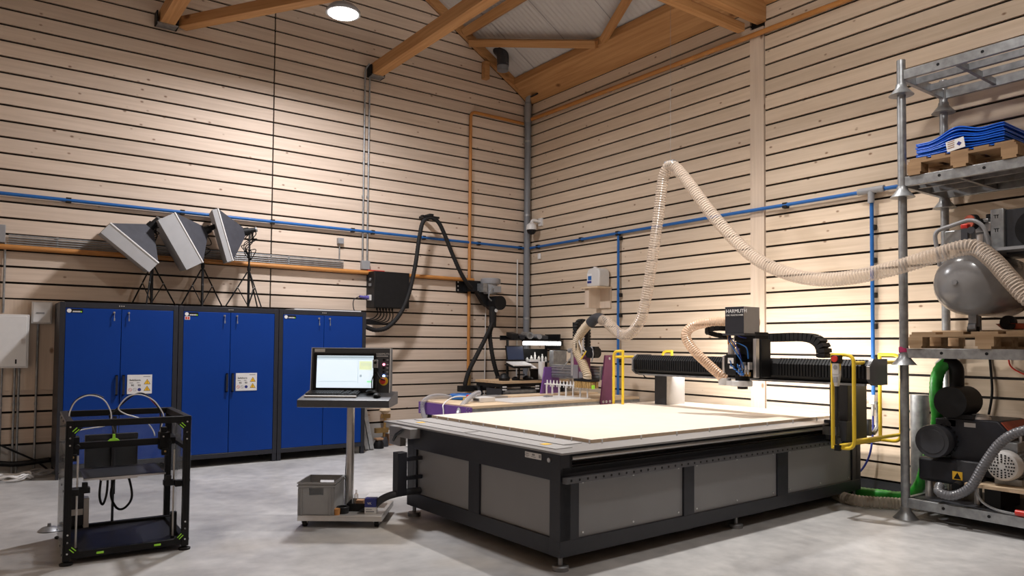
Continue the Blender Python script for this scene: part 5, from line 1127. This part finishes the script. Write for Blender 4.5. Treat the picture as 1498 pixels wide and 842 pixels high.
# ================================================================== STACKING RACKS at the right
RX0, RX1, RY0, RY1 = -.955, -.12, -6.825, -8.42
def rack(zc, zf, zt, label, base=False):
    t = thing('stacking_rack', label, 'rack', ((RX0 + RX1) / 2, (RY0 + RY1) / 2, zc), 0, 'stacked steel racks')
    for x in (RX0, RX1):
        for y in (RY0, RY1):
            b = B(); b.cyl((x, y, zc + .03), (x, y, zt), .037, n=20); po = link('corner_post', b, M['zinc'], t)
            b = B(); b.lathe([(.105, 0), (.10, .006), (.075, .035), (.048, .07), (.045, .10), (.037, .10)], (x, y, zc), (0, 0, 1), 24); link('foot_cone', b, M['zinc'], po)
    h = .085
    for x in (RX0, RX1):
        b = B(); b.bb((x - .02, RY1 + .03, zf - h), (x + .02, RY0 - .03, zf)); bm = link('long_beam', b, M['zinc'], t, True, .003)
        for y in (-7.15, -7.50, -7.9):
            q = B(); s = -1 if x == RX0 else 1
            q.cyl((x + s * .019, y, zf - h * .45), (x + s * .0225, y, zf - h * .45), .013, n=12); link('bolt_hole', q, M['black'], bm)
    for y in (RY0, RY1):
        b = B(); b.bb((RX0 + .02, y - .02, zf - h), (RX1 - .02, y + .02, zf)); link('end_beam', b, M['zinc'], t, True, .003)
    for x in (-.70, -.42):
        b = B(); b.bb((x - .015, RY1 + .02, zf - .07), (x + .015, RY0 - .02, zf - .01)); link('floor_bar', b, M['zincd'], t)
    for y in (-7.28, -7.86):
        b = B(); b.bb((RX0 + .02, y - .015, zf - .075), (RX1 - .02, y + .015, zf - .02)); link('floor_bar', b, M['zincd'], t)
    return t
rack(0, .185, 1.40, 'galvanised rack frame standing on the floor under the vacuum pump')
rack(1.365, 1.512, 2.91, 'galvanised rack frame stacked second, under the compressor pallet')
rack(2.875, 3.055, 3.84, 'galvanised rack frame stacked third, under the blue sheets')
rack(3.81, 4.03, 4.13, 'empty galvanised rack frame at the top of the stack')
b = B(); b.lathe([(.041, 0), (.042, .02), (.041, .05), (.038, .05), (.038, 0)], (RX0, RY0, 1.475), (.08, .1, 1), 22); mono('pink_tape', b, M['magenta'], 'pink tape wound round the front rack post', 'tape')

def pallet(x0, x1, y0, y1, z, label, wm, nd=5):
    t = thing('wooden_pallet', label, 'pallet', ((x0 + x1) / 2, (y0 + y1) / 2, z))
    ys = [y0 + .05, (y0 + y1) / 2, y1 - .05]; xs = [x0 + .07, (x0 + x1) / 2, x1 - .07]
    for y in (ys[0], ys[1], ys[2]):
        b = B(); b.bb((x0, y - .05, z), (x1, y + .05, z + .022)); link('bottom_board', b, wm, t)
        for x in xs:
            b = B(); b.bb((x - .07, y - .06 if y != ys[1] else y - .07, z + .022), (x + .07, y + .06 if y != ys[1] else y + .07, z + .10)); link('block', b, wm, t)
    for x in xs:
        b = B(); b.bb((x - .07, y0, z + .10), (x + .07, y1, z + .122)); link('stringer_board', b, wm, t)
    for i in range(nd):
        w_ = (y1 - y0) / nd; y = y0 + (i + .5) * w_
        b = B(); b.bb((x0, y - w_ * (.42 if i % 2 == 0 else .34), z + .122), (x1, y + w_ * (.42 if i % 2 == 0 else .34), z + .144)); link('deck_board', b, wm, t)
    return t
pallet(-.99, -.14, -8.09, -6.89, 1.5135, 'pale wooden pallet under the grey compressor', M['pallet'])
pallet(-.99, -.14, -7.74, -6.895, 3.0565, 'brown wooden pallet under the blue sheets on the third rack', M['pallet_dark'])
# blue folded sheets
for i in range(9):
    b = B(); n = 26; z0 = 3.202 + i * .0185; T = .0115
    rnd = random.Random(40 + i); ex = rnd.uniform(-.012, .012); ph = rnd.uniform(-.15, .15)
    top = []; bot = []
    for j in range(n + 1):
        u = j / n; y = -6.935 + ex - u * (.70 + rnd.uniform(-.003, .003))
        wv = .034 * math.sin(u * 6.2 - 1.2 + ph * .3) * (i / 8) + .012 * math.sin(u * 14 + 1) * (i / 8) + .045 * u * (i / 8) - .03 * (1 - u) ** 3 * (i / 8)
        wv = max(wv, -.05 * (i / 8) * .4)
        top.append((y, z0 + wv + T)); bot.append((y, z0 + wv))
    b.prism(bot + top[::-1], 'x', -.93 + ex, -.2)
    lab = ('lowest blue plastic sheet of the wavy pile, lying on the brown pallet' if i == 0 else 'topmost blue plastic sheet of the wavy pile on the brown pallet' if i == 8 else 'one of the blue plastic sheets inside the wavy pile on the brown pallet')
    o = mono('blue_sheet', b, M['bluesheet'], lab, 'plastic sheet', 'wavy pile of blue sheets', .003, 50)
t = thing('packing_label', 'white paper label with a blue diamond on the edge of the blue pile', 'label', (-.96, -7.24, 3.22))
b = B(); b.box((-.957, -7.275, 3.262), (.004, .145, .09), Matrix.Rotation(R(-9), 3, 'X')); lb2 = link('paper', b, M['white'], t)
b = B(); b.box((-.96, -7.305, 3.265), (.003, .028, .028), Matrix.Rotation(R(36), 3, 'X')); link('diamond_print', b, M['navy'], lb2)
for i in range(4):
    b = B(); b.box((-.96, -7.24, 3.295 - i * .018), (.003, .055, .006), Matrix.Rotation(R(-9), 3, 'X')); link('text_print', b, M['card'], lb2)

# ================================================================== COMPRESSOR
CY, CZ, CRD = -7.385, 2.06, .268
t = thing('compressor', 'grey air compressor with a horizontal tank on a pallet in the second rack', 'compressor', (-.6, CY, 1.66))
b = B(); b.lathe([(0, 0), (.09, .004), (.17, .03), (.225, .07), (.256, .125), (CRD, .19), (CRD, .86), (.25, .93), (.17, 1.0), (0, 1.03)], (-1.19, CY, CZ), (1, 0, 0), 40); tk = link('tank', b, M['tank'], t)
b = B(); b.cyl((-1.19, CY + .03, CZ - .0), (-1.205, CY + .03, CZ), .022, n=12); link('tank_plug', b, M['zincd'], tk)
b = B(); b.bb((-.95, CY - .03, 1.70), (-.90, CY + .03, 1.85)); b.cyl((-.93, CY - .03, 1.70), (-.93, CY + .03, 1.70), .038, n=16); ft_ = link('front_foot', b, M['zincd'], t)
b = B(); b.bb((-.94, CY - .045, 1.658), (-.92, CY + .045, 1.70)); link('rubber_pad', b, M['blackm'], ft_)
b = B()
for y in (CY - .2, CY + .2): b.bb((-.35, y - .02, 1.66), (-.30, y + .02, 1.90))
link('rear_foot', b, M['anth2'], t)
b = B(); b.tube(arc_corner([(-1.02, CY + .22, 2.22), (-1.05, CY + .25, 2.52), (-1.0, CY - .03, 2.60), (-.98, CY - .12, 2.52), (-.95, CY - .14, 2.28)], .06), .017, 10); link('handle', b, M['grey'], t)
b = B(); b.bb((-.95, CY - .55, 2.32), (-.25, CY + .1, 2.345)); link('motor_plate', b, M['grey'], t)
b = B(); b.bb((-.80, CY - .19, 2.33), (-.30, CY - .09, 2.69)); bg = link('belt_guard', b, M['zinc'], t, True, .006)
for z in (2.635, 2.52):
    b = B(); b.bb((-.8025, CY - .155, z), (-.7995, CY - .115, z + .005)); b.bb((-.8025, CY - .147, z - .025), (-.7995, CY - .142, z)); b.bb((-.8025, CY - .13, z - .025), (-.7995, CY - .125, z)); link('guard_slot', b, M['black'], bg)
b = B(); b.bb((-.76, CY - .62, 2.30), (-.30, CY - .19, 2.68)); link('guard_side', b, M['anth2'], bg, True, .01)
b = B(); b.cyl((-.7605, CY - .42, 2.50), (-.775, CY - .42, 2.50), .16, n=28); link('fan_wheel', b, M['black'], bg)
b = B()
for i in range(7): b.cyl((-.70 + i * .035, CY + .03, 2.44), (-.686 + i * .035, CY + .03, 2.44), .088, n=20)
b.cyl((-.72, CY + .03, 2.44), (-.42, CY + .03, 2.44), .075, n=18); link('motor_fins', b, M['zinc'], t)
b = B(); b.bb((-.72, CY - .08, 2.52), (-.55, CY + .06, 2.60)); b.bb((-.74, CY - .05, 2.60), (-.62, CY + .03, 2.63)); link('cylinder_head', b, M['alu'], t, True, .005)
b = B(); b.bb((-.66, CY - .09, 2.60), (-.5, CY + .0, 2.68)); link('pump_block', b, M['black'], t, True, .01)
b = B(); b.lathe([(.04, 0), (.065, .01), (.065, .05), (.045, .07)], (-.84, CY + .055, 2.60), (.75, -.4, .0), 22); b.cyl((-.80, CY + .04, 2.60), (-.68, CY - .01, 2.61), .03, n=14); af = link('air_filter', b, M['black'], t)
b = B(); b.lathe([(.058, 0), (.06, .012), (.04, .013)], (-.848, CY + .06, 2.60), (.75, -.4, 0), 22); link('filter_rim', b, M['darkred'], af)
b = B(); b.bb((-1.0, CY - .02, 2.36), (-.90, CY + .19, 2.52)); ps_ = link('pressure_switch', b, M['zinc'], t, True, .01)
b = B(); b.bb((-.96, CY + .02, 2.53), (-.90, CY + .08, 2.57)); link('red_knob', b, M['red'], ps_, True, .008)
b = B(); b.bb((-1.02, CY - .0, 2.42), (-1.0, CY + .05, 2.52)); b.cyl((-1.02, CY - .03, 2.50), (-1.03, CY - .03, 2.50), .03, n=16); link('gauge', b, M['anth2'], ps_)
b = B(); b.cyl((-.98, CY - .08, 2.30), (-.98, CY - .08, 2.46), .028, n=14); link('valve', b, M['alu'], t)
b = B(); b.bb((-.85, -7.75, 1.659), (-.25, -7.02, 1.672)); mono('pale_board', b, M['ply'], 'thin pale board between the compressor and its pallet', 'board')
b = B(); b.lathe([(.0, 0), (.15, .01), (.19, .05), (.2, .055), (.15, .03), (0, .02)], (-.55, -7.62, 1.673), (0, 0, 1), 22); mono('red_tray', b, M['darkred'], 'flat dark red pan on the pallet under the tank', 'pan')
for y, lab in ((-7.57, 'black wheel on the pallet beneath the tank, left one'), (-7.80, 'black wheel on the pallet at the right edge of the picture')):
    b = B(); b.cyl((-.74, y, 1.735), (-.70, y, 1.735), .06, n=22); b.cyl((-.745, y, 1.735), (-.695, y, 1.735), .022, n=12); mono('spare_wheel', b, M['blackm'], lab, 'wheel')

# ================================================================== VACUUM PUMP
t = thing('vacuum_pump', 'black vacuum pump with a finned motor in the bottom rack', 'pump', (-.6, -7.15, .19))
b = B(); b.bb((-.80, -7.38, .33), (-.20, -6.86, .545)); link('oil_case', b, M['anth'], t, True, .03)
b = B(); b.bb((-.83, -7.38, .36), (-.79, -7.19, .555)); link('case_cover', b, M['anth2'], t, True, .015)
b = B(); b.prism([(-7.57, .42), (-7.10, .42), (-7.10, .85), (-7.05, .905), (-7.48, .905), (-7.57, .80)], 'x', -.72, -.18); blk = link('housing', b, M['anth'], t, True, .012)
b = B(); b.box((-.45, -7.53, .857), (.5, .10, .008), Matrix.Rotation(R(49.4), 3, 'X')); link('red_stripe', b, M['darkred'], blk)
b = B(); b.bb((-.725, -7.31, .835), (-.719, -7.22, .872)); link('type_plate', b, M['alu'], blk)
b = B(); b.lathe([(.09, 0), (.085, .02), (.05, .04), (.0, .045)], (-.62, -7.30, .905), (0, 0, 1), 20); link('filler_cap', b, M['alu'], blk)
b = B(); b.cyl((-.78, -7.03, .70), (-.5, -7.03, .70), .128, n=30); mo = link('motor', b, M['anth'], t)
b = B()
for i in range(20):
    a = 2 * math.pi * i / 20; b.box((-.62, -7.03 + .133 * math.cos(a), .70 + .133 * math.sin(a)), (.22, .012, .02), Matrix.Rotation(a + math.pi / 2, 3, 'X'))
link('cooling_fins', b, M['black'], mo)
b = B(); b.lathe([(.140, 0), (.145, .02), (.145, .09), (.11, .09), (.105, -.004)], (-.905, -7.03, .70), (1, 0, 0), 30); co_ = link('fan_cowl', b, M['anth2'], mo)
b = B()
for r in (.03, .055, .08, .105): b.tube([(-.903, -7.03 + r * math.cos(a * .3491), .70 + r * math.sin(a * .3491)) for a in range(18)], .004, 5, closed=True)
for i in range(12):
    a = 2 * math.pi * i / 12; b.tube([(-.903, -7.03, .70), (-.903, -7.03 + .11 * math.cos(a), .70 + .11 * math.sin(a))], .003, 5)
b.cyl((-.905, -7.03, .70), (-.895, -7.03, .70), .02, n=12); link('fan_grille', b, M['anth2'], co_)
b = B(); b.bb((-.72, -7.16, .82), (-.52, -6.98, .895)); link('terminal_box', b, M['anth'], t, True, .01)
b = B(); b.bb((-.833, -7.245, .385), (-.829, -7.165, .455)); ws = link('warning_label', b, M['signyellow'], t)
b = B(); b.prism([(-7.235, .392), (-7.175, .392), (-7.205, .448)], 'x', -.8345, -.832); link('triangle_mark', b, M['black'], ws)
for x in (-.74, -.30):
    for y in (-6.93, -7.33):
        b = B(); b.cyl((x, y, .187), (x, y, .335), .03, n=14); link('leg', b, M['steel'], t)
b = B(); b.cyl((-.84, -7.22, .345), (-.90, -7.22, .335), .035, n=14); link('drain_cock', b, M['black'], t)
b = B(); b.cyl((-.78, -7.13, 1.045), (-.45, -7.13, 1.045), .135, n=30); b.cyl((-.6, -7.16, .90), (-.6, -7.16, 1.0), .06, n=16); b.bb((-.75, -7.3, .905), (-.5, -7.06, .94)); fl_ = link('filter_housing', b, M['black'], t)
b = B(); b.tube(arc_corner([(-.55, -7.09, 1.10), (-.55, -7.09, 1.36), (-.58, -7.0, 1.40)], .05), .062, 16); link('inlet_pipe', b, M['black'], fl_)
h = even_path(smooth_path([(-.58, -7.03, 1.385), (-.6, -6.98, 1.335), (-.62, -6.955, 1.25), (-.62, -6.945, 1.15), (-.62, -6.945, 1.02), (-.6, -6.95, .90), (-.55, -6.90, .70), (-.48, -6.80, .45), (-.44, -6.70, .20), (-.42, -6.55, .08), (-.42, -6.3, .06), (-.5, -5.9, .055), (-.7, -5.3, .055)], 10), .02)
b = B(); b.tube(h, [.056 if i % 2 else .052 for i in range(len(h))], 16); mono('green_hose', b, M['green'], 'bright green suction hose from the pump top down to the floor behind the rack', 'hose')
h = even_path(smooth_path([(-.45, -5.4, .05), (-.7, -5.95, .055), (-.86, -6.25, .058), (-.80, -6.45, .058), (-.66, -6.62, .058), (-.5, -6.85, .055), (-.45, -7.2, .055)], 10), .016)
b = B(); b.tube(h, [.056 if i % 2 else .049 for i in range(len(h))], 14); mono('floor_hose', b, M['smokehose'], 'smoky ribbed hose lying on the floor by the front rack post', 'hose')
h = even_path(smooth_path([(-.92, -7.10, .33), (-1.0, -7.13, .285), (-1.0, -7.24, .275), (-1.0, -7.376, .37), (-1.0, -7.481, .57), (-1.0, -7.582, .735), (-1.0, -7.68, .83), (-.98, -7.80, .885), (-.9, -7.95, .90)], 10), .012)
b = B(); b.tube(h, [.040 if i % 2 else .036 for i in range(len(h))], 12); mono('grey_hose', b, M['hosegrey'], 'grey spiral hose curving up in front of the black pump', 'hose')
# second motor on a board
b = B(); b.bb((-.93, -8.25, .36), (-.4, -7.30, .385)); mono('motor_board', b, M['ply'], 'plywood board under the light grey motor in the bottom rack', 'board')
for y, lab in ((-7.48, 'dark block under the plywood board, left one'), (-7.95, 'dark block under the plywood board, right one')):
    b = B(); b.bb((-.85, y - .06, .187), (-.45, y + .06, .36)); mono('support_block', b, M['black'], lab, 'block')
t = thing('electric_motor', 'light grey electric motor with a perforated cowl on the plywood board', 'motor', (-.75, -7.56, .386))
b = B(); b.cyl((-.78, -7.56, .555), (-.45, -7.56, .555), .115, n=28); b.bb((-.75, -7.66, .387), (-.5, -7.46, .44)); mo = link('motor_body', b, M['zinc'], t)
b = B(); b.bb((-.74, -7.63, .66), (-.55, -7.50, .74)); link('terminal_box', b, M['zinc'], mo, True, .008)
b = B(); b.lathe([(0, 0), (.09, 0), (.115, .015), (.125, .04), (.125, .11)], (-.88, -7.56, .555), (1, 0, 0), 30); cw = link('fan_cowl', b, M['offwhite'], mo)
b = B()
for r, n in ((.035, 8), (.055, 12), (.075, 16), (.092, 20)):
    for i in range(n):
        a = 2 * math.pi * i / n; b.box((-.881, -7.56 + r * math.cos(a), .555 + r * math.sin(a)), (.003, .012, .012))
link('cowl_holes', b, M['black'], cw)
b = B()
for i in range(24):
    a = 2 * math.pi * i / 24; b.box((-.63, -7.56 + .12 * math.cos(a), .555 + .12 * math.sin(a)), (.22, .006, .02), Matrix.Rotation(a + math.pi / 2, 3, 'X'))
link('cooling_fins', b, M['zinc'], mo)
b = B(); b.cyl((-.65, -7.62, .74), (-.65, -7.62, .80), .012, n=10); link('lifting_eye', b, M['alu'], mo)
b = B(); b.tube(smooth_path([(-.9, -7.42, .48), (-.98, -7.41, .38), (-.99, -7.45, .27), (-.98, -7.55, .215), (-.97, -7.7, .20)], 6), .01, 8); mono('grey_cable', b, M['zinc'], 'thin grey cable drooping below the light grey motor', 'cable')
b = B(); b.cyl((-.97, -7.69, .215), (-.97, -7.80, .215), .024, n=14); mono('red_plug', b, M['red'], 'red plug at the end of the grey cable', 'plug')
b = B(); b.bb((-.92, -8.35, .186), (-.16, -6.88, .189)); mono('rack_floor_sheet', b, M['anth2'], 'dark sheet covering the floor of the bottom rack', 'sheet')
# things behind the racks on the right wall
b = B(); b.cyl((-.13, -6.575, .0), (-.13, -6.575, 1.05), .085, n=26); b.cyl((-.13, -6.575, 1.05), (-.13, -6.575, 1.055), .078, n=26); mono('grey_tube', b, M['zinc'], 'grey upright cardboard tube against the right wall behind the front rack post', 'tube')
b = B(); b.tube(smooth_path([(-.02, -7.15, 1.55), (-.02, -7.17, 1.3), (-.03, -7.18, 1.1), (-.03, -7.15, .9)], 5), .011, 6); mono('black_cable', b, M['black'], 'black cable hanging on the right wall behind the black pump', 'cable')
b = B(); b.tube(smooth_path([(-.02, -7.32, 1.50), (-.02, -7.33, 1.36), (-.02, -7.45, 1.28), (-.02, -7.62, 1.20), (-.02, -7.60, 1.05), (-.02, -7.66, .93), (-.02, -7.8, .88)], 6), .007, 6); mono('red_cable', b, M['red'], 'thin red cable winding down the right wall above the motor', 'cable')
